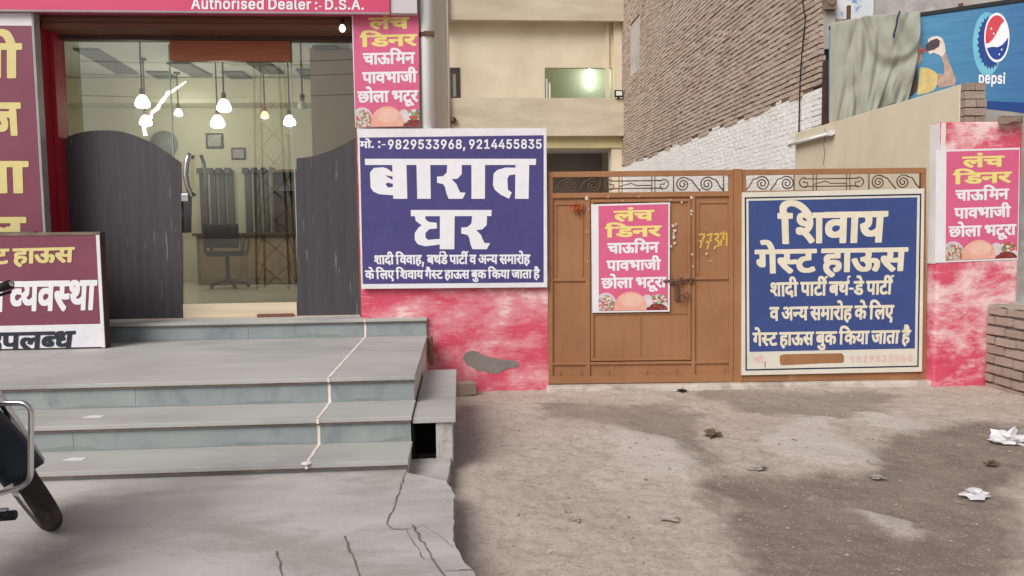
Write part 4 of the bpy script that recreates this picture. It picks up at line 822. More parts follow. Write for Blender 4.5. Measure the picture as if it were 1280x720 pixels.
M['leafy'] = food_mat('printed_leaves', [L(90,130,90), L(130,160,110), L(200,60,60), L(214,210,204)], 60)
def menu_poster(pl, sheet_q, pink_q, label, cut=1.0, thick=.003, lastword='छोला भटूरा', quad_group='pink menu posters'):
    global t, PL
    t = banner('menu_poster', pl, sheet_q, thick, M['vinyl'], label, 'poster', quad_group)
    a, b, c, d = [Vector((*p, 0)) for p in pink_q]
    def P(u, v): return ((a*(1-u)+b*u)*(1-v) + (d*(1-u)+c*u)*v).xy
    sheet(pl, [tuple(P(0,0)), tuple(P(cut,0)), tuple(P(cut,1)), tuple(P(0,1))], .001, .0008).build('panel', M['ink_pink'], t)
    def line(s, u0, u1, v0, v1, m):
        lettering_px(s, pl, [tuple(P(u0,v0)), tuple(P(u1,v0)), tuple(P(u1,v1)), tuple(P(u0,v1))], M[m], t, .002)
    line('लंच', .215, .80, .055, .148, 'ink_yellow'); line('िडनर', .09, .905, .205, .298, 'ink_yellow')
    line('चाऊिमन', .125, .87, .36, .452, 'ink_white'); line('पावभाजी', .11, .90, .525, .615, 'ink_white')
    line(lastword, .035, .98 if cut == 1 else cut-.012, .69, .782, 'ink_white')
    def ell(name, u, v, ru, rv, m, off, a0=0, a1=2*PI):
        pts = []
        for k in range(40):
            an = a0 + (a1-a0)*k/39
            uu = min(max(u+ru*math.cos(an), .004), cut-.004); vv = min(max(v-rv*math.sin(an), 0), .996); q = pl.at(*P(uu, vv)) + pl.n*off
            if not pts or (q-pts[-1]).length > 1e-5: pts.append(q)
        if (pts[0]-pts[-1]).length < 1e-5: pts.pop()
        mb = MB(); mb.add(pts, [tuple(range(len(pts)))]); mb.build(name, M[m], t, fix=False)
    ell('printed_bowl', .10, .94, .155, .115, 'plate', .0022); ell('printed_salad', .11, .945, .135, .095, 'salad', .0026)
    ell('printed_plate', .84, 1.0, .20, .10, 'plate', .0022); ell('printed_curry', .84, 1.01, .165, .075, 'curry', .0026)
    ell('printed_leaves', .86, .895, .12, .045, 'leafy', .0030); ell('printed_onion', .70, .91, .075, .06, 'plate', .0032)
    ell('printed_bread', .46, .965, .235, .145, 'bread', .0036); ell('printed_bread', .47, .90, .155, .062, 'bread2', .0040)
    return t
pp = planeY(7.10)
mb = MB(); a = onY(532.5, 20, 7.17); b = onY(532.5, 150, 7.17); z_lo = 1.7
mb.tube([Vector((a.x,7.17,7.4)), Vector((a.x,7.17,4)), Vector((a.x,7.17,z_lo))], .062, 18)
t = empty('drain_pipe', (a.x, 7.17, z_lo), 'white plastic drain pipe running up the corner next to the pink menu poster', 'pipe'); mb.build('pipe', M['pvc'], t, smooth=False)
for p_ in t.children[0].data.polygons: p_.use_smooth = len(p_.vertices) == 4
mb = MB(); zc = onY(533, 42, 7.1).z; mb.lathe([(.066,-.02),(.066,.02)], (a.x,7.17,zc), n=18); mb.box(a.x-.02, a.x+.075, 7.085, 7.105, zc-.02, zc+.02); mb.build('clamp', M['rust'], t)
pqx = (438, 523.5)
menu_poster(pp, [(439.5,14.5),(522,12.5),(523,157.5),(444,159.5)], [(441,15.5),(530,13.5),(531,158),(444.5,159.5)], 'pink menu poster beside the white drain pipe above the violet banner, right edge cut off', cut=.925, thick=.02, lastword='छोला भटूर')

# ================================================================== gate
GLp = onZ(686.5, 486); GRp = onZ(1159, 479)
gu = Vector((GRp.x-GLp.x, GRp.y-GLp.y, 0)).normalized(); gn = Vector((gu.y, -gu.x, 0))
pgt = Plane(GLp, gn)
def gq(x0, y0, x1, y1): # px rectangle on the gate; rows follow the slight tilt of the photo's horizontals
    k = -.0115
    return [(x0, y0+k*(x0-800)), (x1, y0+k*(x1-800)), (x1, y1+k*(x1-800)), (x0, y1+k*(x0-800))]
gate = empty('metal_gate', ((GLp.x+GRp.x)/2, (GLp.y+GRp.y)/2, 0), 'wide brown sheet metal gate with a small door in it and scrollwork along the top', 'gate')
def gbar(name, x0, y0, x1, y1, off=.0, th=.035, m='gate_edge', bevel=.003): return sheet(pgt, gq(x0,y0,x1,y1), off, th).build(name, M[m], gate, bevel=bevel)
gbar('sheet_panel', 686, 240, 918, 478, -.022, .004, 'gate', 0)
gbar('sheet_panel', 928, 240, 1155, 476, -.022, .004, 'gate', 0)
# outer frames of the two leaves
for (a, b) in ((685.5, 917), (927.5, 1158)):
    gbar('leaf_rail', a, 213.5, b, 220.5); gbar('leaf_rail', a, 240.5, b, 246.5)
    gbar('leaf_rail', a, 469, b, 478.5)
    gbar('leaf_stile', a, 220.6, a+5.5, 468.9, -.001); gbar('leaf_stile', b-5.5 if a < 800 else b-6, 220.6, b, 468.9, -.001)
gbar('centre_post', 917.3, 212.5, 927.2, 480, .012, .06)
# left leaf members
for x0, x1 in ((732,737.5),(864.5,869)): gbar('leaf_stile', x0, 246.6, x1, 468.8, -.002, .03)
gbar('leaf_rail', 691.2, 347.5, 731.9, 350.5, -.004, .02); gbar('leaf_rail', 869.2, 347.5, 911.3, 350.5, -.004, .02)
gbar('leaf_rail', 691.2, 452, 911.3, 455.5, -.004, .02)
wk = gbar('wicket_door', 738.5, 249, 863.5, 450.5, -.014, .006, 'gate', 0)
def wbar(x0, y0, x1, y1, off, th=.02):
    o = sheet(pgt, gq(x0,y0,x1,y1), off, th).build('frame_bar', M['gate_edge'], wk, bevel=.003); return o
wbar(738.5, 249, 863.5, 252.5, .004); wbar(738.5, 447, 863.5, 450.5, .004); wbar(738.5, 252.6, 742, 446.9, .004); wbar(860, 252.6, 863.5, 446.9, .004)
wbar(799.5, 392, 801.5, 446.9, -.006, .006); wbar(742.2, 391.5, 859.8, 393.3, -.006, .006)
# right panel frame and fill strips
for x0, x1, y0, y1 in ((872,911.4,253,255),(872,874,255.1,344),(910,911.4,255.1,344),(694,729,253,255),(694,696,255.1,344),(727,729,255.1,344)): gbar('panel_moulding', x0, y0, x1, y1, -.012, .009, 'gate', .001)
# weld scars
for x in (700, 726, 760, 808, 845, 905): gbar('leaf_rail', x, 462, x+1.6, 468.5, -.012, .009, 'gate_edge', 0)
# peeled primer chips
random.seed(11)
chips = []
for (x, y, r) in [(733,248,2.2),(864,246.5,1.8),(798,246,1),(852,253,1.2),(864,264,1.4),(864,268,1.1),(733,290,.9),(734,327,.8),(734,355,.7),(865,318,1.3),(866,333,1.2),(736,262,.8),(841,282,1.6),(843,288,2.0),(842,296,2.2),(843,304,1.9),(839,308,1.3),(842,292,1.2),(845,280,1.1),(883,317,1.1),(893,310,.9),(888,326,.8),(760,246.5,.9),(778,251,.8),(838,250,.9)]:
    chips.append((x, y, r))
mb = MB()
for x, y, r in chips:
    k = 9; c0 = pgt.at(x, y) + pgt.n*.006
    right = gu; pts = [c0 + (right*math.cos(2*PI*i/k) + Vector((0,0,1))*math.sin(2*PI*i/k)*1.35)*r*.0075*random.uniform(.55,1.25) for i in range(k)]
    mb.prism(pts, pgt.n*-.004)
o = mb.build('peeled_chip', M['flake'], gate, fix=False)
# latch on the wicket
mb = MB(); a = pgt.at(829, 351.5, .02); b = pgt.at(868, 349.5, .02); mb.tube([a, b], .010, 10)
mb.tube([pgt.at(846,350.5,.02), pgt.at(846,350.5,.05), pgt.at(846.5,357,.055)], .007, 8)
la = mb.build('latch', M['rust'], gate, smooth=True)
for x in (839, 852, 863):
    mb = MB(); mb.obox(pgt.at(x, 350.6, .012), gu*.014, pgt.n*.016, Vector((0,0,.026))); mb.build('latch_guide', M['rust'], la, bevel=.003)
mb = MB()
mb.obox(pgt.at(846, 366, .006), gu*.022, pgt.n*.006, Vector((0,0,.075))); mb.build('latch_plate', M['rust'], la, bevel=.003)
mb = MB(); c0 = pgt.at(851.5, 373, .03); mb.tube([c0 + (gu*math.cos(2*PI*i/16) + Vector((0,0,1))*math.sin(2*PI*i/16))*.030 for i in range(16)], .006, 6, closed=True)
c0 = pgt.at(858, 369, .03); mb.tube([c0 + (gu*math.cos(2*PI*i/16) + Vector((0,0,1))*math.sin(2*PI*i/16))*.024 for i in range(16)], .006, 6, closed=True); mb.build('ring_pull', M['rust'], la, smooth=True)
# scrollwork
def gp(x, y, off=-.012): return pgt.at(x, y-.0115*(x-800), off)
def spiral(cx, cy, r, turns, start, sgn, tail=None, rw=.0062):
    pts = []
    if tail: pts += [gp(*q) for q in tail]
    N = int(turns*22)
    for i in range(N+1):
        a = start + sgn*2*PI*turns*i/N; rr = r*(1-.86*i/N)
        pts.append(gp(cx + rr*math.cos(a), cy - rr*math.sin(a)))
    mb = MB(); mb.tube(pts, rw, 7); return mb.build('scroll', M['rust'], gate, smooth=True)
def bar(pts, r=.0058):
    mb = MB(); mb.tube([gp(*q) for q in pts], r, 7); return mb.build('scroll_bar', M['rust'], gate, smooth=True)
for ox, sc in ((0, 1.0), (241, 1.02)):
    f = lambda x: 687 + ox + (x-687)*sc*.975
    y0, y1 = 221, 240; ym = 230.5
    bar([(f(690),y0),(f(690),y1)]); bar([(f(752),y0),(f(752),y1)]); bar([(f(846),y0),(f(846),y1)]); bar([(f(910),y0),(f(910),y1)])
    spiral(f(712), ym+.7, 9.2, 2.1, PI*.75, -1, [(f(691),y1-.5),(f(696),y1-6),(f(700.5),y0+5)])
    spiral(f(743), ym+.7, 9.2, 2.1, PI*.75, -1, [(f(722),y1-.5),(f(727),y1-6),(f(731.5),y0+5)])
    spiral(f(858), ym+.7, 9.2, 2.1, PI*.25, 1, [(f(880),y1-.5),(f(875),y1-6),(f(869),y0+5)])
    spiral(f(889), ym+.7, 9.2, 2.1, PI*.25, 1, [(f(910),y1-.5),(f(905),y1-6),(f(900.5),y0+5)])
    for x in (776, 780, 818, 822): bar([(f(x),y0),(f(x),y1)], .0045)
    bar([(f(765),y0+5),(f(832),y0+5)]); bar([(f(765),y1-4.5),(f(832),y1-4.5)])
    bar([(f(776),ym+2.5),(f(792),ym-1.5),(f(798),ym+1.5),(f(818),ym+1.5)], .005)
    def hook(c, s_):
        pts = [(c, y0+5)]
        for i in range(9): a = PI/2 - PI*i/8; pts.append((c + s_*7.2*math.cos(a), ym - 6.2*math.sin(a)))
        pts += [(c - s_*3, y1-4.6), (c - s_*3, ym), (c + s_*2, ym), (c + s_*2, ym-2.4)]
        bar(pts)
    hook(f(832), 1); hook(f(766), -1)
# graffiti: hand-brushed digits
def brush(strokes, r=.0105):
    mb = MB()
    for st_ in strokes:
        pts = []
        for a, b in zip(st_, st_[1:]):
            for k in range(6): pts.append((a[0]+(b[0]-a[0])*k/6, a[1]+(b[1]-a[1])*k/6))
        pts.append(st_[-1]); P3 = [pgt.at(x, y) - pgt.n*.019 for x, y in pts]; A = []; B = []
        for i, p in enumerate(P3):
            d = (P3[min(i+1,len(P3)-1)] - P3[max(i-1,0)]).normalized(); s_ = pgt.n.cross(d)*r*random.uniform(.5,1.05); A.append(p+s_); B.append(p-s_)
        mb.grid([A, B])
    return mb.build('painted_number', pm('yellow_chalk_paint', L(228,190,96), L(206,164,82), 40, .9), gate, fix=False)
brush([[(872,294),(876,293),(882,292.5),(878,302),(876,310)], [(873,302),(881,300)],
       [(884,294),(891,292),(887,302),(885,311)], [(883,303),(891,300)],
       [(893,293),(898,292),(899,296),(895,299),(899,302),(899,307),(894,309)],
       [(900.5,293),(906.5,290),(903.5,299),(901.5,307)], [(900.5,301),(906.5,298)],
       [(908.8,291),(909.2,299),(909.2,307)]])
# marigold knot
t = empty('marigold_knot', pgt.at(722, 266, .01), 'dried orange marigold garland knot tied on the brown gate', 'garland')
orange = pm('dried_marigold', L(206,112,50), L(160,76,36), 30, .9); 
mb = MB()
for i in range(70):
    a = random.uniform(0, 2*PI); r = random.random()**.6*.05; c0 = pgt.at(721, 259, .018) + gu*r*math.cos(a) + Vector((0,0,r*math.sin(a))) + pgt.n*random.uniform(0,.02)
    d = Vector((random.uniform(-1,1), random.uniform(-1,1), random.uniform(-1,1))).normalized()*.014; e_ = d.orthogonal().normalized()*.006; mb.add([c0-d, c0+e_, c0+d, c0-e_], [(0,1,2,3)])
mb.build('petals', orange, t, fix=False)
mb = MB(); mb.tube([pgt.at(712,260,.01), pgt.at(718,257,.02), pgt.at(726,262,.02), pgt.at(731,257,.012)], .006); mb.tube([pgt.at(722,262,.016), pgt.at(724,270,.012)], .005); mb.build('string', M['red'], t)
# sill
mb = MB(); q = gq(684, 479, 1166, 487); a = onZ(684, 489, 0) ; b = onZ(1168, 481, 0)
P3 = [a, b, b + Vector((.02,.5,0)), a + Vector((.02,.5,0))]
mb.prism([p + Vector((0,0,-.1)) for p in P3], (0,0,.135)); o = mb.build('gate_sill', pm('pale_cement', L(218,210,200), L(188,178,166), 5, .9, .5, 40, dirt=L(150,138,126), dscale=4), bevel=.012); tag(o, 'long pale cement sill on the ground under the brown gate', 'sill')

# ================================================================== big guest house board
pgb = Plane(GLp + gn*.03, gn)
t = banner('guest_house_board', pgb, [(928,240.5),(1155.5,235.5),(1152.5,464.5),(927,469)], .02, M['offwhite'], 'royal blue board with a cream border covering the right half of the gate', 'sign')
PL = pgb
def frame_line(name, o, i, m, off):
    mb = MB()
    for k in range(4):
        j = (k+1) % 4; mb.poly([[pgb.at(*o[k])+gn*off, pgb.at(*o[j])+gn*off, pgb.at(*i[j])+gn*off, pgb.at(*i[k])+gn*off]])
    mb.build(name, M[m], t, fix=False)
frame_line('border_line', [(930.8,246.6),(1151.8,242),(1148.2,458.6),(931.8,463.4)], [(932.8,248.4),(1149.9,244),(1146.4,456.9),(933.6,461.5)], 'ink_navy', .001)
sheet(pgb, [(935.5,251),(1146.5,246.5),(1143.4,435.5),(936.8,439.8)], .0014, .001).build('panel', M['ink_blue'], t)
W_ = 'ink_cream'
ln('िशवाय', [(971.5,268.0),(1110.5,265.3),(1107.5,301.5),(973,303.6)], W_)
ln('गेस्ट हाऊस', [(943,313.5),(1135.5,310.3),(1133.5,337.5),(944,341)], W_)
ln('शादी पाटीˆ बथˆ–डे पाटीˆ', [(962.5,353.8),(1117,351.2),(1116,367.3),(963,370)], W_)
ln('व अन्य समारोह के िलए', [(961.5,384.5),(1118,381.8),(1117,398),(962,400.5)], W_)
ln('गेस्ट हाऊस बुक िकया जाता है', [(940.5,416.5),(1139,413),(1137.5,428.5),(941,432)], W_)
ln('मो', [(942,446.5),(955,446.2),(955,453),(942,453.5)], 'ink_faded')
ln('9829533968', [(1062.5,444.8),(1140.5,443),(1140,451),(1062.5,452.8)], 'ink_faded', top=900)
q = [(974.5,444.5),(980,442.8),(1000,442.4),(1030,441.8),(1052,441.5),(1054.8,445),(1055,452),(1052,453.6),(1030,454),(1010,455),(990,456),(976,456.5),(974.6,452)]
mb = MB(); mb.poly([[pgb.at(*p)+gn*.0018 for p in q]]); mb.build('torn_hole', M['gate'], t, fix=False)
mb = MB(); mb.poly([[pgb.at(*p)+gn*.0018 for p in [(955.5,452),(957,452),(956.8,460),(955.8,460)]]]); mb.build('torn_hole', M['gate'], t, fix=False)

# gate poster
ppg = Plane(GLp + gn*.012, gn)
menu_poster(ppg, [(739,255.5),(837.5,253),(837,389.5),(740.5,391)], [(748,257.5),(835.5,255),(834.8,387.5),(748.5,389)], 'white edged pink menu poster pasted on the small door of the brown gate', thick=.004)

# ================================================================== right pillar
yP = onZ(1200, 479, .01).y - .03
xa = onY(1172, 300, yP).x; xb = onY(1276, 240, yP).x; zP = onY(1220, 152, yP).z
t = empty('gate_pillar', ((xa+xb)/2, yP, 0), 'faded pink gate pillar with a white left edge, right of the guest house board', 'pillar')
mb = MB(); mb.box(xa, xb, yP, yP+.16, -.2, zP); mb.build('shaft', M['pinkpillar'], t, bevel=.02)
mb = MB(); mb.box(xa-.006, xa-.0005, yP+.012, yP+.15, onY(1165,330,yP).z, zP-.01); mb.build('white_side', M['white'], t)
mb = MB(); x_ = onY(1178, 300, yP).x; mb.box(xa+.003, x_, yP-.004, yP+.001, onY(1165,208,yP).z, zP-.008); mb.build('white_side', M['white'], t)
pr = planeY(yP-.006)
menu_poster(pr, [(1170,187.5),(1275,184.5),(1272.5,324.5),(1169,328.5)], [(1183,189.5),(1274,187),(1271.5,322.5),(1182,326)], 'pink menu poster pasted on the faded pink pillar at the right of the gate', thick=.005)
# low brick wall at the right edge
def bricks(mb, O, U, V, Nn, lu, hv, L_=.235, H_=.075, gap=.011, dep=.05, jit=.006, keep=None, rot=.012):
    r = 0; v = 0.
    while v < hv - .02:
        u = -random.random()*.02 - (L_+gap)*(.5 if r % 2 else 0)
        h_ = H_*random.uniform(.92, 1.05)
        while u < lu:
            le = L_*random.choice((1,1,1,.97,.5 if random.random() < .12 else 1)); a = max(u, 0.); b = min(u+le, lu)
            if b-a > .03 and (keep is None or keep((a+b)/2, v)):
                c = O + U*((a+b)/2) + V*(v+h_/2 + random.uniform(-.003,.003)) + Nn*random.uniform(-jit, jit)
                an = random.uniform(-rot, rot); U2 = U*math.cos(an)+V*math.sin(an); V2 = V*math.cos(an)-U*math.sin(an)
                wv = random.uniform(.93, 1.0)
                P = []
                for k in (-1, 1):
                    sh = .90 if k == 1 else 1.0
                    for i, j in ((-1,-1),(1,-1),(1,1),(-1,1)):
                        P.append(c + U2*i*(b-a)/2*(.985 if k == 1 else 1)*wv + V2*j*h_/2*sh + Nn*(k*dep/2) + Vector((random.uniform(-1,1),random.uniform(-1,1),random.uniform(-1,1)))*.0035)
                mb.add(P, [(0,3,2,1),(4,5,6,7),(0,1,5,4),(1,2,6,5),(2,3,7,6),(3,0,4,7)])
            u += le + gap*random.uniform(.7, 1.5)
        v += H_ + gap; r += 1
random.seed(3)
yb2 = yP - .03; x0 = onY(1236, 430, yb2).x; zt_ = onY(1240, 381, yb2).z; lw = 2.6
t = empty('low_brick_wall', (x0+.1, yb2-lw/2, 0), 'low dusty grey brick wall at the right edge running out from the pink pillar', 'wall')
core = pm('dusty_mortar', L(170,158,148), L(146,134,124), 8, .95, .8, 40)
mb = MB(); mb.box(x0+.016, x0+.22, yb2-lw+.012, yb2, -.2, zt_-.01); mb.build('mortar_core', core, t)
mb = MB(); bricks(mb, Vector((x0, yb2, -.05)), Vector((0,-1,0)), Vector((0,0,1)), Vector((-1,0,0)), lw, zt_+.05, gap=.016, jit=.008, rot=.02)
bricks(mb, Vector((x0+.01, yb2-lw, -.05)), Vector((1,0,0)), Vector((0,0,1)), Vector((0,-1,0)), .21, zt_+.05, gap=.016); mb.build('brick_face', M['brick_grey'], t)
mb = MB(); nn = 26
mb.grid([[Vector((x0-.02+.25*u + random.uniform(-.008,.008), yb2-lw*k/nn, zt_ + (.012 if 0 < u < 1 else -.01) + random.uniform(-.012,.012))) for u in (0,.08,.4,.7,.92,1)] for k in range(nn+1)]); mb.build('cement_cap', core, t)
mb = MB(); P = []
for i in range(6):
    P.append([onY(1248+30*j/8, 145.5+1.5*i + (2.2*math.sin(j*.8) if i > 2 else 0) + .06*(j-4)**2*(i/6), yP+.16-.05*i) for j in range(9)])
mb.grid(P); o = mb.build('bent_tin_flap', M['mortar'], smooth=True, solid=.01); tag(o, 'bent grey flap of sheet lying on top of the pink pillar under the blue hoarding', 'sheet')

# ================================================================== compound side wall with broken brick end
xw = 5.131; y0 = 7.5; y1 = 11.38; zw = 2.95
t = empty('compound_wall', (xw, y0, 0), 'plain beige side wall running back behind the gate, its near end of bare broken bricks', 'wall')
mb = MB(); mb.box(xw, xw+.23, y0+.06, y1, -.2, zw); mb.build('wall_body', M['beige'], t, bevel=.008)
mb = MB(); random.seed(9)
for i in range(int(zw/.085)+2):
    z_ = -.1 + .085*i; 
    for (a, b) in ((.005,.115),(.122,.228)) if i % 2 else ((.005,.228),):
        mb.obox((xw+(a+b)/2, y0+.03+random.uniform(-.018,.012), z_+.04), ((b-a)/2,0,0), (.004,.05,0), (0,random.uniform(-.006,.006),.037))
mb.build('bare_brick_end', M['brick_grey'], t)
mb = MB(); pts = [onX(x, y, xw-.0015) for x, y in [(1031,160),(1032,170),(1029.5,180),(1031,192),(1029,206)]]
A = [p + Vector((0,-.012*random.uniform(.5,1),0)) for p in pts]; B = [p + Vector((0,.012*random.uniform(.5,1),0)) for p in pts]; mb.grid([A, B]); mb.build('wall_crack', M['crack'], t, fix=False)
t = empty('tube_light', onX(1015, 176, xw-.05), 'unlit white tube light fitted at a tilt on the beige side wall', 'tube light')
a = onX(988, 180.5, xw-.03); b = onX(1042, 165.5, xw-.03); d = (b-a)
mb = MB(); mb.obox((a+b)/2, d*.5, (.022,0,0), d.normalized().cross(Vector((1,0,0)))*.028); mb.build('batten', M['white'], t, bevel=.004)
off_ = Vector((-.045,0,-.012)); mb = MB(); mb.tube([a+off_+d*.03, b+off_-d*.03], .018, 12); mb.build('tube', emis('unlit_tube', (.85,.87,.86,1), 0.0), t, smooth=True)
for s_ in (.02, .98):
    mb = MB(); mb.obox(a+d*s_+off_*.8, d.normalized()*.025, (.03,0,0), (0,0,.03)); mb.build('holder', M['white'], t, bevel=.003)
# ================================================================== brick building at the right, behind
XB = 5.549; YB0 = 11.4; YB1 = 25.72; HB = 9.6
bb = empty('brick_building', (XB+2, 12, 0), 'tall building with a raw brick side wall whitewashed at the bottom', 'building')
mb = MB(); mb.box(XB-.014, XB+.3, YB0+.3, YB1, 3.62, HB); mb.build('side_wall', M['mortar'], bb)
mb = MB(); mb.box(XB-.014, XB+.3, YB0+.3, YB1, 0, 3.6199); mb.build('side_wall', M['mortar_white'], bb)
wz0 = onX(795, 92, XB).z; wz1 = onX(795, 27, XB).z; wy0 = onX(801, 60, XB).y; wy1 = onX(789, 60, XB).y
def edge_z(u): return 3.60 + .02*math.sin(u*1.7) + .035*math.sin(u*4.1+1)
random.seed(21)
kb = lambda u, v: v + 2.2 >= edge_z(u) and not (wy0-YB0 < u < wy1-YB0 and wz0 < v+2.2 < wz1)
kw = lambda u, v: v + 2.2 < edge_z(u)
mb = MB(); bricks(mb, Vector((XB, YB0, 2.2)), Vector((0,1,0)), Vector((0,0,1)), Vector((-1,0,0)), YB1-YB0, HB-2.2, keep=kb, jit=.012, rot=.022, dep=.07, gap=.013)
mb.build('brick_face', M['brick'], bb)
random.seed(21)
mb = MB(); bricks(mb, Vector((XB+.006, YB0, 2.2)), Vector((0,1,0)), Vector((0,0,1)), Vector((-1,0,0)), YB1-YB0, 1.55, keep=kw, jit=.002, rot=.008, dep=.05, gap=.005)
mb.build('whitewashed_bricks', M['brick_white'], bb)
mb = MB(); mb.box(XB-.034, XB+.003, wy0, wy1, wz0, wz1); mb.build('plastered_window', M['plaster'], bb)
mb = MB(); mb.box(XB+.31, XB+7, YB0+.02, YB0+.3, 0, HB); mb.box(XB+.0, XB+.309, YB0+.0, YB0+.299, 4.35, HB); mb.build('front_wall', pm('stained_concrete', L(196,190,184), L(160,152,148), 1.4, .9, .3, 30, dirt=L(206,206,206), dscale=2.2), bb)
mb = MB(); mb.box(XB+.31, XB+7, YB1-.2, YB1, 0, HB); mb.box(XB+6.8, XB+7, YB0+.301, YB1-.201, 0, HB); mb.build('rear_wall', M['plaster'], bb)
mb = MB(); mb.box(XB+.301, XB+7, YB0+.3, YB1, HB-.2, HB-.001); mb.build('roof', M['plaster'], bb)
a = onY(1041, 0, YB0); b = onY(1092, 0, YB0)
mb = MB(); mb.box(a.x, b.x, YB0-.004, YB0+.019, onY(1060,24,YB0).z, onY(1060,-30,YB0).z); mb.build('painted_patch', pm('blue_white_paint', L(226,226,228), L(214,216,222), 3, .7, dirt=L(120,150,200), dscale=5, dlo=.54, dhi=.6), bb)
a = onY(1028.5, 120, YB0-.1).x; b = onY(1040, 120, YB0-.1).x
mb = MB(); mb.box(a+.02, b+.05, YB0-.12, YB0-.03, 2.2, onY(1032,76,YB0-.1).z); sh = mb.build('door_frame', pm('dark_maroon_wood', L(84,58,52), L(70,48,44), 4, .6), bb)
mb = MB(); mb.box(XB+.012, XB+.16, YB0-.05, YB0-.001, onY(1030,62,YB0).z, onY(1030,-20,YB0).z); mb.build('corner_plaster', M['plaster'], bb)
mb = MB(); p = onY(1037, 4, YB0-.1); mb.obox(p, (.09,0,0), (0,.05,0), (0,0,.10)); mb.lathe([(.05,-.07),(.05,-.05)], p, axis='y', n=14); mb.build('meter_box', M['mortar'], bb, bevel=.006)
pts = [onX(x, y, XB-.05) for x, y in [(1007,-25),(1003,0),(1005,14),(1007,22),(1004,50),(1001,85),(999.5,120),(998.5,166)]]
mb = MB(); mb.tube(pts, .011, 8); o = mb.build('hanging_cable', M['black'], smooth=True); tag(o, 'black cable hanging straight down the near end of the brick side wall', 'cable')

# ================================================================== building at the back of the yard
YK = 25.74; zz = lambda y, Y=YK: onY(680, y, Y).z; xx = lambda x, y=100, Y=YK: onY(x, y, Y).x
ab = empty('apartment_building', (2.4, YK, 0), 'cream plastered building with long balcony parapets at the far end of the yard', 'building')
xL = -.9; xR = XB - .03
YP = 25.25
zp = [zz(170, YP), zz(122.5, YP), zz(25.5, YP), zz(-40, YP)]
mb = MB(); mb.box(xL, xR, YP, YP+.14, zp[0], zp[1]); mb.build('parapet', M['parapet'], ab, bevel=.01)
mb = MB(); mb.box(xL, xR, YP, YP+.14, zp[2], zp[3]); mb.build('parapet', M['parapet'], ab, bevel=.01)
for z_ in (zp[0], zp[2]):
    mb = MB(); mb.box(xL, xR, YP+.1401, YK+2.2, z_+.06, z_+.2); mb.build('floor_slab', M['cream'], ab)
# upper storey wall with a window opening
wx0, wx1 = xx(681, 100), xx(765.5, 100); wz0 = zp[1]-.35; wz1 = zz(84.5)
top = zp[2]+.059; bot = zp[0]+.201
mb = MB(); mb.box(xL, wx0, YK, YK+.2, bot, top); mb.box(wx0, wx1, YK, YK+.2, wz1, top); mb.box(wx0, wx1, YK, YK+.2, bot, wz0); mb.box(wx1, xR, YK, YK+.2, bot, top); mb.build('wall', M['cream'], ab)
room = pm('stairwell_green_paint', L(196,202,178), L(186,192,168), 1, .8)
mb = MB(); mb.box(wx0-.3, wx1+.25, YK+1.9, YK+2.0, bot, top); mb.box(wx0-.4, wx0-.3, YK+.201, YK+2, bot, top); mb.box(wx1+.25, wx1+.33, YK+.201, YK+2, bot, top); mb.build('stairwell', room, ab)
mb = MB(); mb.box(xx(756.5), xx(761), YK-.09, YK-.001, bot, top); mb.box(xx(766), xR, YP+.3, YK-.001, bot, top); mb.build('column', M['cream'], ab)
a = onY(737, 98, YK+1.82)
mb = MB(); mb.tube([a + Vector((0,0,.33)), a + Vector((0,0,-.33))], .05, 10); o = mb.build('lit_tube', emis('lit_tube', (.95,1,.96,1), 6), ab, smooth=True)
ld = bpy.data.lights.new('tube_glow', 'POINT'); ld.energy = 14; ld.color = (.92,1,.93); ld.shadow_soft_size = .3
lo = bpy.data.objects.new('tube_glow', ld); COL.objects.link(lo); lo.parent = ab; lo.location = Vector((a.x, YK+1.3, a.z)) - ab.location
mb = MB()
for x in (682.5, 686.3): mb.box(xx(x), xx(x+2.0), YK+.05, YK+.09, wz0, zz(103 if x > 684 else 98))
mb.build('window_stay', M['white'], ab)
# small dark window at the left
mb = MB(); mb.box(xx(562.5), xx(575), YK-.03, YK-.001, zz(123), zz(85)); wf = mb.build('window', pm('dark_window_frame', L(74,64,62), L(62,54,52), 4, .6), ab)
mb = MB(); mb.box(xx(566), xx(570), YK-.036, YK-.0301, zz(121), zz(93)); mb.build('pane', pm('dull_pane', L(150,140,122), L(130,122,108), 3, .3), wf)
# lower storey: beam, dark opening, end pier
zb1 = zz(186); 
mb = MB(); mb.box(xL, xR, YK-.25, YK+.2, zb1, zp[0]+.0599); mb.build('beam', pm('olive_cream_tone', L(206,194,150), L(190,178,136), 1.5, .8), ab)  # beam colour darker and more olive than the cream walls
mb = MB(); mb.box(xx(763), xR, YK-.2, YK+.3, 0, zb1-.001); mb.build('pier', M['cream'], ab)
mb = MB(); mb.box(xL, xx(600), YK, YK+.2, 0, zb1-.001); mb.build('pier', M['cream'], ab)
mb = MB(); mb.box(xx(600), xx(763), YK+1.6, YK+1.7, 0, zb1-.001); mb.build('dark_hall_wall', pm('dim_grey_wall', L(120,112,106), L(104,98,94), 1, .9), ab)
mb = MB(); mb.box(xx(600)-.2, xx(763)+.2, YK+.201, YK+1.7, zb1, zb1+.1); mb.build('hall_ceiling', M['plaster'], ab)
mb = MB(); mb.box(xL, xR+.01, YK+2.2, YK+2.4, 0, 11); mb.build('rear_wall', M['cream'], ab)
mb = MB(); mb.tube([onY(561, 140, YP-.1) + Vector((0,0,-6)), onY(561, 140, YP-.1) + Vector((0,0,7))], .05, 8); o = mb.build('rain_pipe', pm('dull_pipe', L(190,180,164), L(170,160,146), 5, .6), smooth=True); tag(o, 'thin upright rain pipe at the left corner of the far cream building', 'pipe')
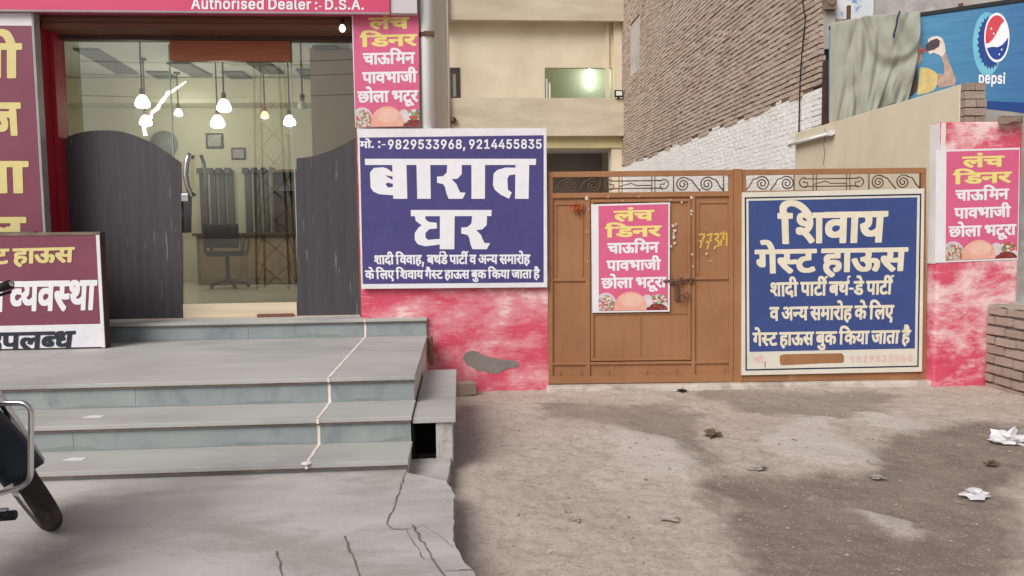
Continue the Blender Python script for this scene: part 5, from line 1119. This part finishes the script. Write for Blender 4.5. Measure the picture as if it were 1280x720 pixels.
mb = MB(); p = onY(773.5, 117, YP-.08); mb.box(p.x-.14, p.x+.14, YP-.12, YP-.02, p.z-.11, p.z+.11); mb.box(p.x-.03, p.x+.03, YP-.02, YP, p.z-.18, p.z)
t = empty('flood_light', p, 'small black flood light on the end of the far balcony parapet', 'flood light'); mb.build('casing', M['black'], t, bevel=.01)
mb = MB(); mb.box(p.x-.10, p.x+.10, YP-.124, YP-.1201, p.z-.07, p.z+.07); mb.build('lens', M['pvc'], t)
mb = MB(); p = onY(566, 150, YP-.08); mb.lathe([(.05,-.1),(.11,-.05),(.11,.05),(.05,.1)], p, n=12); mb.box(p.x-.03, p.x+.03, YP-.08, YP, p.z-.02, p.z+.02); o = mb.build('alarm_bell', M['rust'], smooth=False); tag(o, 'small dark round fitting near the left end of the far lower parapet', 'bell')

# ================================================================== drink hoarding
H0 = onY(1037, 33, 10.75); H1 = onY(1345, -8, 9.45)
hu = Vector((H1.x-H0.x, H1.y-H0.y, 0)).normalized(); hn = Vector((hu.y, -hu.x, 0)); ph = Plane(H0, hn)
t = empty('drink_hoarding', ph.at(1190, 150), 'blue drink hoarding with a round red, white and blue emblem, half covered by a cloth', 'hoarding')
def grad_blue():
    m, n, l, p = nodes('printed_blue_field'); v = coords(n, l, (1,1,1)); sx = n.new('ShaderNodeSeparateXYZ'); l.new(v, sx.inputs[0])
    mr = n.new('ShaderNodeMapRange'); mr.inputs[1].default_value = -.9; mr.inputs[2].default_value = 1.0; l.new(sx.outputs[0], mr.inputs[0])
    ad = n.new('ShaderNodeMath'); ad.operation = 'ADD'; nzz = tex_noise(n, l, v, 1.6, 4); mm = n.new('ShaderNodeMath'); mm.operation = 'MULTIPLY_ADD'; mm.inputs[1].default_value = .3; mm.inputs[2].default_value = -.15; l.new(nzz, mm.inputs[0]); l.new(mr.outputs[0], ad.inputs[0]); l.new(mm.outputs[0], ad.inputs[1])
    l.new(ramp(n, l, ad.outputs[0], [(.0, L(72,146,180)), (.45, L(62,126,166)), (1, L(48,98,150))]), p.inputs['Base Color']); p.inputs['Roughness'].default_value = .35
    bump(n, l, p, tex_noise(n, l, coords(n, l, (.6,.6,3)), 1.5, 3), .3, .05); return m
q = [(1036,36.5),(1345,-7),(1345,150),(1300,144),(1262,139),(1237,136.5),(1205,137),(1036,150)]
sheet(ph, q, 0, .03).build('panel', grad_blue(), t)
sheet(ph, [(1205,125),(1345,131),(1345,150),(1300,144),(1262,139),(1237,136.5),(1205,136.6)], .0015, .001).build('lower_band', pm('deep_blue_ink', L(30,70,138), L(26,62,124), 2, .4), t)
sheet(ph, [(1036,33),(1345,-13),(1345,-7.3),(1036,36.3)], .02, .08).build('frame_bar', M['black'], t)
mb = MB()
for x in (1060, 1200, 1335):
    a = ph.at(x, 60) - hn*.06; mb.tube([Vector((a.x,a.y,0)), Vector((a.x,a.y,a.z+.6))], .03, 8)
mb.build('post', M['rust'], t)
def inkshape(name, pts, m, off): 
    mb = MB(); mb.poly([[ph.at(x, y)+hn*off for x, y in pts]]); return mb.build(name, m if not isinstance(m, str) else M[m], t, fix=False)
def circ(cx, cy, rx_, ry_, a0=0, a1=360, n=40, tilt=0): 
    return [(cx + rx_*math.cos(rad(a0+(a1-a0)*k/n)), cy - ry_*math.sin(rad(a0+(a1-a0)*k/n))) for k in range(n + (0 if a1-a0 >= 360 else 1))]
skin = pm('printed_skin', L(190,164,150), L(160,132,120), 14, .45); shirt = pm('printed_yellow_shirt', L(214,194,128), L(190,166,104), 9, .45)
hair = pm('printed_dark_hair', L(84,70,62), L(66,56,50), 8, .5); bottle = pm('printed_dark_bottle', L(60,48,56), L(84,70,76), 20, .4); red_i = pm('printed_red', L(206,72,84), L(196,62,74), 8, .4)
glowm = pm('printed_pale_glow', L(120,188,208), L(96,172,198), 4, .4)
inkshape('printed_person', [(1140,40),(1147,42),(1150,50),(1151,58),(1154.5,64),(1152,68),(1153,73),(1150,79),(1146,82),(1140,82)], skin, .002)
inkshape('printed_hair', [(1136,30),(1144,33),(1149,42),(1149,50),(1146,52),(1145,62),(1142,75),(1146,85),(1148,95),(1147,112),(1140,120),(1136,120)], hair, .0028)
inkshape('printed_shirt', [(1150,84),(1160,85),(1168,89),(1172,93),(1172,104),(1168,112),(1160,116),(1146,119),(1148,104)], shirt, .0034)
inkshape('printed_arm', [(1172,92),(1180,93),(1180,81),(1177,73),(1173,66),(1181,62),(1184,72),(1189,84),(1195,100),(1193,107),(1185,108),(1174,110),(1171,104)], skin, .0038)
inkshape('printed_hand', [(1160,49),(1165,46),(1172,45),(1178,48),(1181,56),(1182,64),(1178,71),(1172,68),(1167,66),(1162,68),(1160,64)], pm('printed_pale_hand', L(226,214,206), L(208,190,180), 12, .45), .0044)
inkshape('printed_bottle', [(1157,56),(1163,51),(1171,48),(1175,51),(1174,58),(1168,62),(1160,64),(1157,62)], bottle, .0050)
inkshape('printed_straw', [(1150,63),(1156,60),(1158,63),(1151,68)], red_i, .0050)
# emblem: crown cap behind, disc, three fields
inkshape('printed_glow', circ(1234, 55, 18, 40), glowm, .0018)
tooth = []
for k in range(52): tooth.append((1238 + (15.5 + (1.3 if k % 2 else -1.0))*math.cos(2*PI*k/52), 53 - (32 + (2.2 if k % 2 else -1.6))*math.sin(2*PI*k/52)))
inkshape('printed_cap', tooth, pm('printed_cap_blue', L(36,70,138), L(30,60,124), 8, .4), .0026)
inkshape('printed_disc', circ(1246, 47, 15.8, 31), 'ink_white', .0034)
def cxy(a, r=.9): return (1246 + 15.8*r*math.cos(rad(a)), 47 - 31*r*math.sin(rad(a)))
arc = lambda a0, a1, n=16: [cxy(a0+(a1-a0)*k/n) for k in range(n+1)]
inkshape('printed_red_field', arc(48, 196) + [(1236,54),(1241,49),(1246,41),(1251,31)], red_i, .0042)
inkshape('printed_blue_field', arc(208, 362) + [(1258,50),(1253,56),(1247,59),(1240,58.5)], pm('printed_emblem_blue', L(30,66,146), L(26,58,130), 8, .4), .0042)
for (x, y, r) in ((1239,36,1.5),(1242,42,1.3),(1252,62,1.3),(1249,68,1.2)): inkshape('printed_droplet', circ(x, y, r*.7, r, n=10), 'ink_white', .0048)
lettering_px('pepsi', ph, [(1223.5,93.0),(1256.5,94.0),(1256,104.5),(1223.5,104.0)], M['ink_white'], t, .003, top=690)
# cloth over its left half
def cloth_pt(u, v):
    tl = (1038,32); tr = (1149,16.5); bl = (1036.5,163); br = (1133,128)
    x = (tl[0]*(1-u)+tr[0]*u)*(1-v)+(bl[0]*(1-u)+br[0]*u)*v; y = (tl[1]*(1-u)+tr[1]*u)*(1-v)+(bl[1]*(1-u)+br[1]*u)*v
    x += 5*math.sin(PI*v)*u; y += -2.5*math.sin(u*PI)*(1-v) + 2.2*math.sin(u*14)*v*v
    f = .040*math.sin(u*21 - 3*v + 1.2*math.sin(v*3)) * (.35+.65*v) + .028*math.sin(u*37 + 6*v)*v
    f += .05*math.sin((u*1.2 - v*.9)*15)*math.exp(-((u-.75)**2)/.05)
    sw = math.hypot((u-.74)/.36, (v+.16)/.62) + .10*mnoise.noise(Vector((u*4, v*4, 2)))   # slack swag hanging off the top right corner
    f += .075*math.exp(-((sw-1)/.09)**2)*max(0, 1-v) - .04*math.exp(-((sw-1.2)/.10)**2)
    for k, (du, am) in enumerate(((.18,.06),(.33,.05),(.52,.06),(.64,.04),(.83,.06))):     # folds fanning out from the tied corners
        line = u - du - (.22 - .55*du)*v + .03*mnoise.noise(Vector((v*3, k*5., 1)))
        f += am*math.exp(-(line/.028)**2)*(.25+.75*v) - .6*am*math.exp(-((line-.06)/.035)**2)*(.2+.8*v)
    f += .02*math.sin(u*60+v*10)*v*v
    nv = Vector((u*5.5 + v*1.5, v*2.2, .3)); f += .05*(abs(mnoise.noise(nv)) - .25)*1.6 + .012*mnoise.noise(nv*2.7)
    return ph.at(x, y) + hn*(.12 + f*.68)
mb = MB(); mb.grid([[cloth_pt(j/70, i/50) for j in range(71)] for i in range(51)])
o = mb.build('draped_cloth', M['tarp'], smooth=True, solid=.004); tag(o, 'grey green cloth draped in folds over the left half of the blue hoarding', 'cloth')
mb = MB(); pts = [ph.at(x, y) + hn*.25 for x, y in [(1123,20),(1120,28),(1118.5,38),(1116,47),(1115.5,52)]]; mb.tube(pts, .012, 8); o = mb.build('blue_cord', pm('navy_cord', L(44,56,84), L(36,46,70), 9, .8), smooth=True); tag(o, 'short dark blue cord hanging on the grey green cloth near its top edge', 'cord')

# ================================================================== motorcycle, its rear end in the picture
cw = onZ(66, 658, PZ)
LEAN = rad(8); HEAD = rad(85); STEER = rad(47)
BR = Matrix.Rotation(HEAD, 4, 'Z') @ Matrix.Rotation(-LEAN, 4, 'X')
PV = Vector((1.22, 0, .304))
FS = Matrix.Translation(PV) @ Matrix.Rotation(STEER, 4, Vector((-math.sin(rad(27)), 0, math.cos(rad(27))))) @ Matrix.Translation(-PV)
low = min((BR @ FS @ Vector((1.27+.304*math.cos(a*.02), 0, .304+.304*math.sin(a*.02))) for a in range(314)), key=lambda q: q.z)
BM = Matrix.Translation(cw - low) @ BR; FM = BM @ FS
bike = empty('motorcycle', (BM @ Vector((.6,0,0))).xy.to_3d() + Vector((0,0,PZ)), 'dark motorcycle leaning on its stand at the left edge, its front wheel turned aside', 'motorcycle')
MX = BM
def bk(mb, name, m, parent=bike, smooth=True, bevel=0., solid=0.):
    mb.v = [MX @ p for p in mb.v]; return mb.build(name, m, parent, smooth=smooth, bevel=bevel, solid=solid)
def wheel(x0, steer=None):
    R_ = .252
    mb = MB(); prof = []
    for k in range(15):
        a = 2*PI*k/15; prof.append((R_ + .052*math.cos(a)*(1.0), .047*math.sin(a)))
    vs = []; fs = []; n = 90
    for i in range(n):
        a = 2*PI*i/n
        for r, yv in prof:
            g = 1 - (.018 if (i % 2 and r > R_+.03) else 0)
            vs.append((x0 + r*g*math.cos(a), yv, .304 + r*g*math.sin(a)))
    m_ = len(prof)
    for i in range(n):
        for k in range(m_): fs.append((i*m_+k, i*m_+(k+1)%m_, ((i+1)%n)*m_+(k+1)%m_, ((i+1)%n)*m_+k))
    mb.add(vs, fs)
    wr = bk(MB().lathe([(.03,-.07),(.075,-.06),(.078,.05),(.03,.07)], (x0,0,.304), axis='y', n=24), 'wheel', M['steel'])
    bk(mb, 'tyre', M['rubber'], wr)
    mb = MB(); mb.lathe([(.214,-.032),(.205,-.036),(.200,-.02),(.190,0),(.200,.02),(.205,.036),(.214,.032)], (x0,0,.304), axis='y', n=48); mb.f = mb.f[:-2]
    bk(mb, 'rim', M['chrome'], wr)
    mb = MB()
    for k in range(36):
        a = 2*PI*k/36; b = a + (.45 if k % 2 else -.45); s_ = .035 if (k//2) % 2 else -.035
        mb.tube([(x0+.07*math.cos(b), s_, .304+.07*math.sin(b)), (x0+.197*math.cos(a), 0, .304+.197*math.sin(a))], .0022, 5)
    bk(mb, 'spokes', M['chrome'], wr); return wr
wheel(0.); MX = FM; wheel(1.27); MX = BM
def guard(x0, a0, a1, R_, hw, name, flare=0.):
    P = []
    for i in range(28):
        a = rad(a0 + (a1-a0)*i/27); row = []
        for j in range(9):
            w_ = -1 + 2*j/8; r = R_ - .050*abs(w_)**2.6 + flare*(i/27)**2
            row.append((x0 - r*math.cos(a), hw*w_*(1-.12*(w_*w_)), .304 + r*math.sin(a)))
        P.append(row)
    return bk(MB().grid([[Vector(p) for p in row] for row in P]), name, M['bikeblue'], solid=.005)
guard(0, 130, 15, .352, .085, 'rear_mudguard', .02)
MX = FM; guard(1.27, 128, 2, .362, .092, 'front_mudguard', .03); MX = BM
# swing arm, frame, shocks
mb = MB()
for s_ in (-1, 1):
    mb.tube([(0,s_*.10,.304),(.50,s_*.09,.36)], .018, 8); mb.tube([(-.20,s_*.12,.70),(.15,s_*.12,.72),(.52,s_*.11,.62),(.55,s_*.09,.36)], .015, 8)
mb.tube([(.5,0,.66),(.95,0,.80)], .03, 8); mb.tube([(.55,0,.3),(.85,0,.28),(.98,0,.76)], .022, 8)
bk(mb, 'frame', M['black'])
for s_ in (-1, 1):
    mb = MB(); mb.tube([(0.08,s_*.085,.33),(.20,s_*.10,.70)], .011, 8); pts = [(0.08+.12*k/60, s_*.09, .36+.30*k/60) for k in range(61)]
    pts = [Vector(p) + Vector((.028*math.cos(k*.9), .028*math.sin(k*.9), 0)) for k, p in enumerate(pts)]; mb.tube(pts, .0055, 5); bk(mb, 'shock_absorber', M['black'])
mb = MB(); mb.grid([[Vector((-.30 + .92*u, (.125 - .03*u + .015*math.sin(u*3))*w_, .775 + .05*(1-w_*w_) - .03*math.sin(u*PI) + (.03 if u < .1 else 0))) for w_ in (-1,-.8,-.5,0,.5,.8,1)] for u in [k/14 for k in range(15)]])
for p in list(range(1)): pass
bk(mb, 'seat', M['black'], solid=.06)
P = []
for i in range(15):
    u = i/14; row = []; hw_ = .14*math.sin(PI*min(max(.18+.7*u, 0), 1))**.6; hh = .11*math.sin(PI*(.12+.76*u))**.7
    for k in range(16): a = 2*PI*k/16; row.append(Vector((.52+.42*u, hw_*math.cos(a), .84 + .02*u + hh*math.sin(a))))
    P.append(row + [row[0]])
mb = MB().grid(P); bk(mb, 'fuel_tank', M['bikeblue'])
mb = MB(); mb.obox((.68,0,.40), (.15,0,0), (0,.09,0), (0,0,.11)); mb.obox((.76,0,.56), (.08,0,.03), (0,.075,0), (-.02,0,.09))
for k in range(6): mb.obox((.76,0,.50+.03*k), (.10,0,0), (0,.095,0), (0,0,.004))
bk(mb, 'engine', M['steel'], smooth=False, bevel=.006)
for s_ in (-1, 1):
    mb = MB(); P = [Vector((.12,s_*.145,.70)), Vector((.50,s_*.145,.68)), Vector((.46,s_*.15,.46)), Vector((.20,s_*.15,.50))]; mb.prism(P, (0, s_*.012, 0)); bk(mb, 'side_cover', M['bikeblue'], smooth=False, bevel=.004)
mb = MB(); mb.tube([(.85,-.11,.34),(.6,-.15,.24),(.4,-.17,.24),(.15,-.17,.28)], [.02,.025,.042,.045], 12); bk(mb, 'exhaust', M['chrome'])
MX = FM
for s_ in (-1, 1):
    mb = MB(); mb.tube([(1.27,s_*.105,.304),(1.00,s_*.105,.90)], .019, 10); bk(mb, 'fork', M['chrome'])
mb = MB(); mb.tube([(.86,.36,1.04),(.93,.28,1.06),(1.0,.10,1.0),(1.0,-.10,1.0),(.93,-.28,1.06),(.86,-.36,1.04)], .012, 8); hb = bk(mb, 'handlebar', M['chrome'])
for s_ in (-1, 1):
    mb = MB(); mb.tube([(.94,s_*.26,1.06),(.87,s_*.355,1.04)], [.017,.020], 10); bk(mb, 'grip', M['black'], hb)
    mb = MB(); mb.tube([(.98,s_*.22,1.05),(1.0,s_*.26,1.04),(.95,s_*.35,1.02)], .007, 6); bk(mb, 'lever', M['black'], hb)
mb = MB(); mb.lathe([(.05,-.10),(.085,-.04),(.09,.02),(.085,.03)], (1.12,0,.92), axis='x', n=20); bk(mb, 'headlight', M['chrome'])
MX = BM
mb = MB(); mb.obox((-.20,0,.80), (.02,0,0), (0,.05,0), (0,0,.03)); bk(mb, 'tail_lamp', pm('red_lens', L(170,36,36), L(150,30,30), 8, .25), smooth=False, bevel=.01)
# saree guard loop on the left and the foot peg
def loop(pts, r, n=6):
    out = []
    for i in range(len(pts)):
        a, b, c = Vector(pts[i-1]), Vector(pts[i]), Vector(pts[(i+1) % len(pts)])
        d0 = (a-b).normalized()*.055; d1 = (c-b).normalized()*.055
        for k in range(n+1):
            s_ = k/n; out.append((b+d0)*(1-s_)**2 + b*2*s_*(1-s_) + (b+d1)*s_**2)
    return out
mb = MB()
for s_ in (-1, 1):
    mb.tube(loop([(.90,s_*.06,.70),(.90,s_*.345,.665),(.92,s_*.262,.33),(.92,s_*.06,.30)], 0), .0115, 10, closed=True)
bk(mb, 'leg_guard', M['chrome'])
for s_ in (-1, 1):
    mb = MB(); mb.tube([(.78,s_*.10,.29),(.78,s_*.25,.275)], .010, 8); p_ = bk(mb, 'foot_peg', M['steel'])
    mb = MB(); mb.tube([(.78,s_*.20,.255),(.78,s_*.275,.25)], .020, 12); bk(mb, 'rubber_grip', M['black'], p_)
    mb = MB(); mb.tube([(.78,s_*.20,.26),(.79,s_*.205,.34)], .008, 8); bk(mb, 'bracket', M['steel'], p_)
mb = MB(); mb.tube([(.50,.10,.30),(.42,.24,.055)], .012, 8); bk(mb, 'side_stand', M['steel'])

# ================================================================== litter
random.seed(17)
def crumple(px, py, r, m, name, label, cat, flat=.55, group=None):
    c = onZ(px, py, 0); bm = bmesh.new(); bmesh.ops.create_icosphere(bm, subdivisions=3, radius=1)
    sd_ = random.random()*50
    for v in bm.verts:
        k = .62 + .75*mnoise.fractal(v.co*1.6 + Vector((sd_,0,0)), 1, 2, 4) + .25*mnoise.noise(v.co*5 + Vector((sd_,3,0))); v.co = Vector((v.co.x*k*r*1.35, v.co.y*k*r, max(v.co.z, -.25)*k*r*flat + r*.10))
    me = bpy.data.meshes.new(name); bm.to_mesh(me); bm.free(); me.materials.append(m)
    o = bpy.data.objects.new(name, me); COL.objects.link(o); o.location = (c.x, c.y, 0.0); tag(o, label, cat, group); return o
pl_white = pm('white_plastic', L(226,224,226), L(204,202,206), 8, .4)
crumple(1261, 551, .115, pl_white, 'plastic_bag', 'white crumpled plastic bag on the damp ground at the right edge', 'plastic bag', .8)
crumple(1222, 618, .075, pl_white, 'paper_scrap', 'white crumpled scrap of paper on the dark damp ground, nearer than the plastic bag', 'litter', .4)
crumple(891, 544, .06, M['mud'], 'dung_lump', 'brown dried lump lying in the middle of the dirt yard', 'lump', .65)
crumple(1239, 580, .04, M['mud'], 'clod', 'small brown clod between the plastic bag and the paper scrap', 'clod', .7)
crumple(835, 648, .05, pm('grey_wrapper', L(190,180,174), L(170,160,152), 9, .5), 'torn_wrapper', 'flat pale torn wrapper on the dirt in the lower middle', 'litter', .16)
crumple(719, 650, .035, M['stone'], 'flat_stone', 'small pale flat stone near the pavement edge in the lower middle', 'stone', .4)
crumple(947, 586, .05, M['stone'], 'stone', 'pale flat stone just below the dried brown lump', 'stone', .4)
crumple(852, 489, .045, M['dark'], 'black_stone', 'dark lump lying against the pale gate sill', 'stone', .6)
crumple(1097, 597, .04, M['stone'], 'leaf_scrap', 'brown scrap lying on the edge of the damp patch', 'litter', .3)
c = onZ(582, 494, 0); mb = MB(); mb.obox((c.x, c.y+.05, .055), (.075,.03,0), (-.03,.06,0), (0,0,.06)); o = mb.build('brick', M['brick_grey'], bevel=.012); tag(o, 'single dusty brick on the ground beside the drain box and the pink wall', 'brick')
c = onZ(540, 420, 0); mb = MB(); p = onY(537, 440, 7.0)
mb.tube([p+Vector((0,0,.14)), p+Vector((.01,.0,.06)), p+Vector((-.0,.01,-.02)), p+Vector((.02,.0,-.12))], [.03,.022,.028,.018], 8); o = mb.build('cement_drip', M['mortar']); tag(o, 'rough cement drip in the corner between the steps and the pink wall', 'cement')
p = onZ(117, 521, ZT[1]); 
for (x, y, z_) in ((118,521,ZT[1]),(94,574,ZT[0])):
    p = onZ(x, y, z_); mb = MB(); mb.prism(rough([p+Vector((-.06,-.02,0)), p+Vector((.05,-.025,0)), p+Vector((.06,.02,0)), p+Vector((-.03,.03,0)), p+Vector((-.06,-.02,0))], .03, .006)[:-1], (0,0,.003))
    o = mb.build('paper_flake', M['vinyl']); tag(o, 'scrap of white paper on the %s step near the motorcycle' % ('second' if z_ > .3 else 'lowest'), 'litter')
# loose grit: uncountable
mb = MB(); V8 = [Vector((1,0,0)),Vector((-1,0,0)),Vector((0,1,0)),Vector((0,-1,0)),Vector((0,0,1)),Vector((0,0,-1))]; F8 = [(0,2,4),(2,1,4),(1,3,4),(3,0,4),(2,0,5),(1,2,5),(3,1,5),(0,3,5)]
n_ = 0
while n_ < 2600:
    x = random.uniform(-.2, 5.6); y = random.uniform(2.5, 7.1)
    if x < .25 - .04*(y-2.5) : continue
    j = (abs(x-(GXa[0])), )
    i0 = min(max(int(np.searchsorted(GXa, x)), 0), nc-1); j0 = min(max(int(np.searchsorted(GYa, y)), 0), nr-1)
    dens = .25 + .75*float(damp[j0, i0] > .35 and y > 5.2) + .3*float(fbm(np.array([x]), np.array([y]), 1.7, 77)[0] > .55)
    if random.random() > dens: continue
    r = .0035 + .011*random.random()**5; z_ = float(ZZ[j0, i0])
    R3 = Matrix.Rotation(random.uniform(0, 6), 3, 'Z')
    mb.add([Vector((x, y, z_ + r*.3)) + R3 @ Vector((v.x*r*random.uniform(.7,1.5), v.y*r*random.uniform(.6,1.1), v.z*r*.6)) for v in V8], F8); n_ += 1
o = mb.build('gravel', M['stone'], fix=False); o['kind'] = 'stuff'; o['label'] = 'loose grit and pebbles scattered over the dirt yard'

mb = MB(); bits = []
for k in range(150):
    x = random.uniform(.35, 5.4); y = random.uniform(2.6, 7.0); r = .004 + .012*random.random()**3
    a = random.uniform(0, PI); j0 = min(max(int(np.searchsorted(GYa, y)), 0), nr-1); i0 = min(max(int(np.searchsorted(GXa, x)), 0), nc-1)
    c = Vector((x, y, float(ZZ[j0, i0]) + .004)); d = Vector((math.cos(a), math.sin(a), random.uniform(-.1,.3)))*r*random.uniform(1,2.2); e = Vector((-math.sin(a), math.cos(a), random.uniform(-.2,.4)))*r*.6
    mb.add([c-d, c-d*.3-e, c+d*.6-e*.7, c+d, c+d*.2+e+Vector((0,0,r*.4)), c-d*.6+e*.8], [(0,1,2,3),(0,3,4,5)])
o = mb.build('debris', pm('leaf_debris', L(132,112,94), L(198,186,172), 6, .9, detail=2), fix=False); o['kind'] = 'stuff'; o['label'] = 'dry leaf bits and torn scraps scattered over the dirt'

# ================================================================== across the street (seen only in the shop glass)
pm_ = onY(338, 120, 2*YG + 7.0); tx, ty = pm_.x, -7.0
t = empty('power_pylon', (tx, ty, 0), 'steel lattice power pylon across the street, reflected in the shop glass', 'pylon')
for i, j in ((-1,-1),(1,-1),(-1,1),(1,1)):
    mb = MB(); mb.tube([(tx+.45*i, ty+.45*j, 0), (tx+.26*i, ty+.26*j, 10)], .035, 6); mb.build('leg', M['rust'], t)
mb = MB()
for k in range(12):
    za, zb_ = .8*k, .8*k+.8; ra = .45-.019*za; rb = .45-.019*zb_
    for (i0, j0), (i1, j1) in (((-1,-1),(1,-1)),((1,-1),(1,1)),((1,1),(-1,1)),((-1,1),(-1,-1))):
        mb.tube([(tx+ra*i0, ty+ra*j0, za), (tx+rb*i1, ty+rb*j1, zb_)], .016, 5)
mb.tube([(tx-1.1,ty,6.2),(tx+1.1,ty,6.2)], .04, 6); mb.build('brace', M['rust'], t)
for k, (h_, s_) in enumerate(((6.3,-1),(6.3,1),(5.6,-.3))):
    pts = [(x, ty + .9*s_, h_ - .25*math.sin(PI*((x+14) % 14)/14)) for x in np.linspace(-28, 14, 43)]
    mb = MB(); mb.tube(pts, .014, 5); o = mb.build('power_cable', M['black']); tag(o, 'overhead power cable on the street pylon, %s' % ('street side', 'house side', 'the lowest one')[k], 'cable', 'street power cables')

for o in bpy.data.objects:
    if '_o' in o: del o['_o']
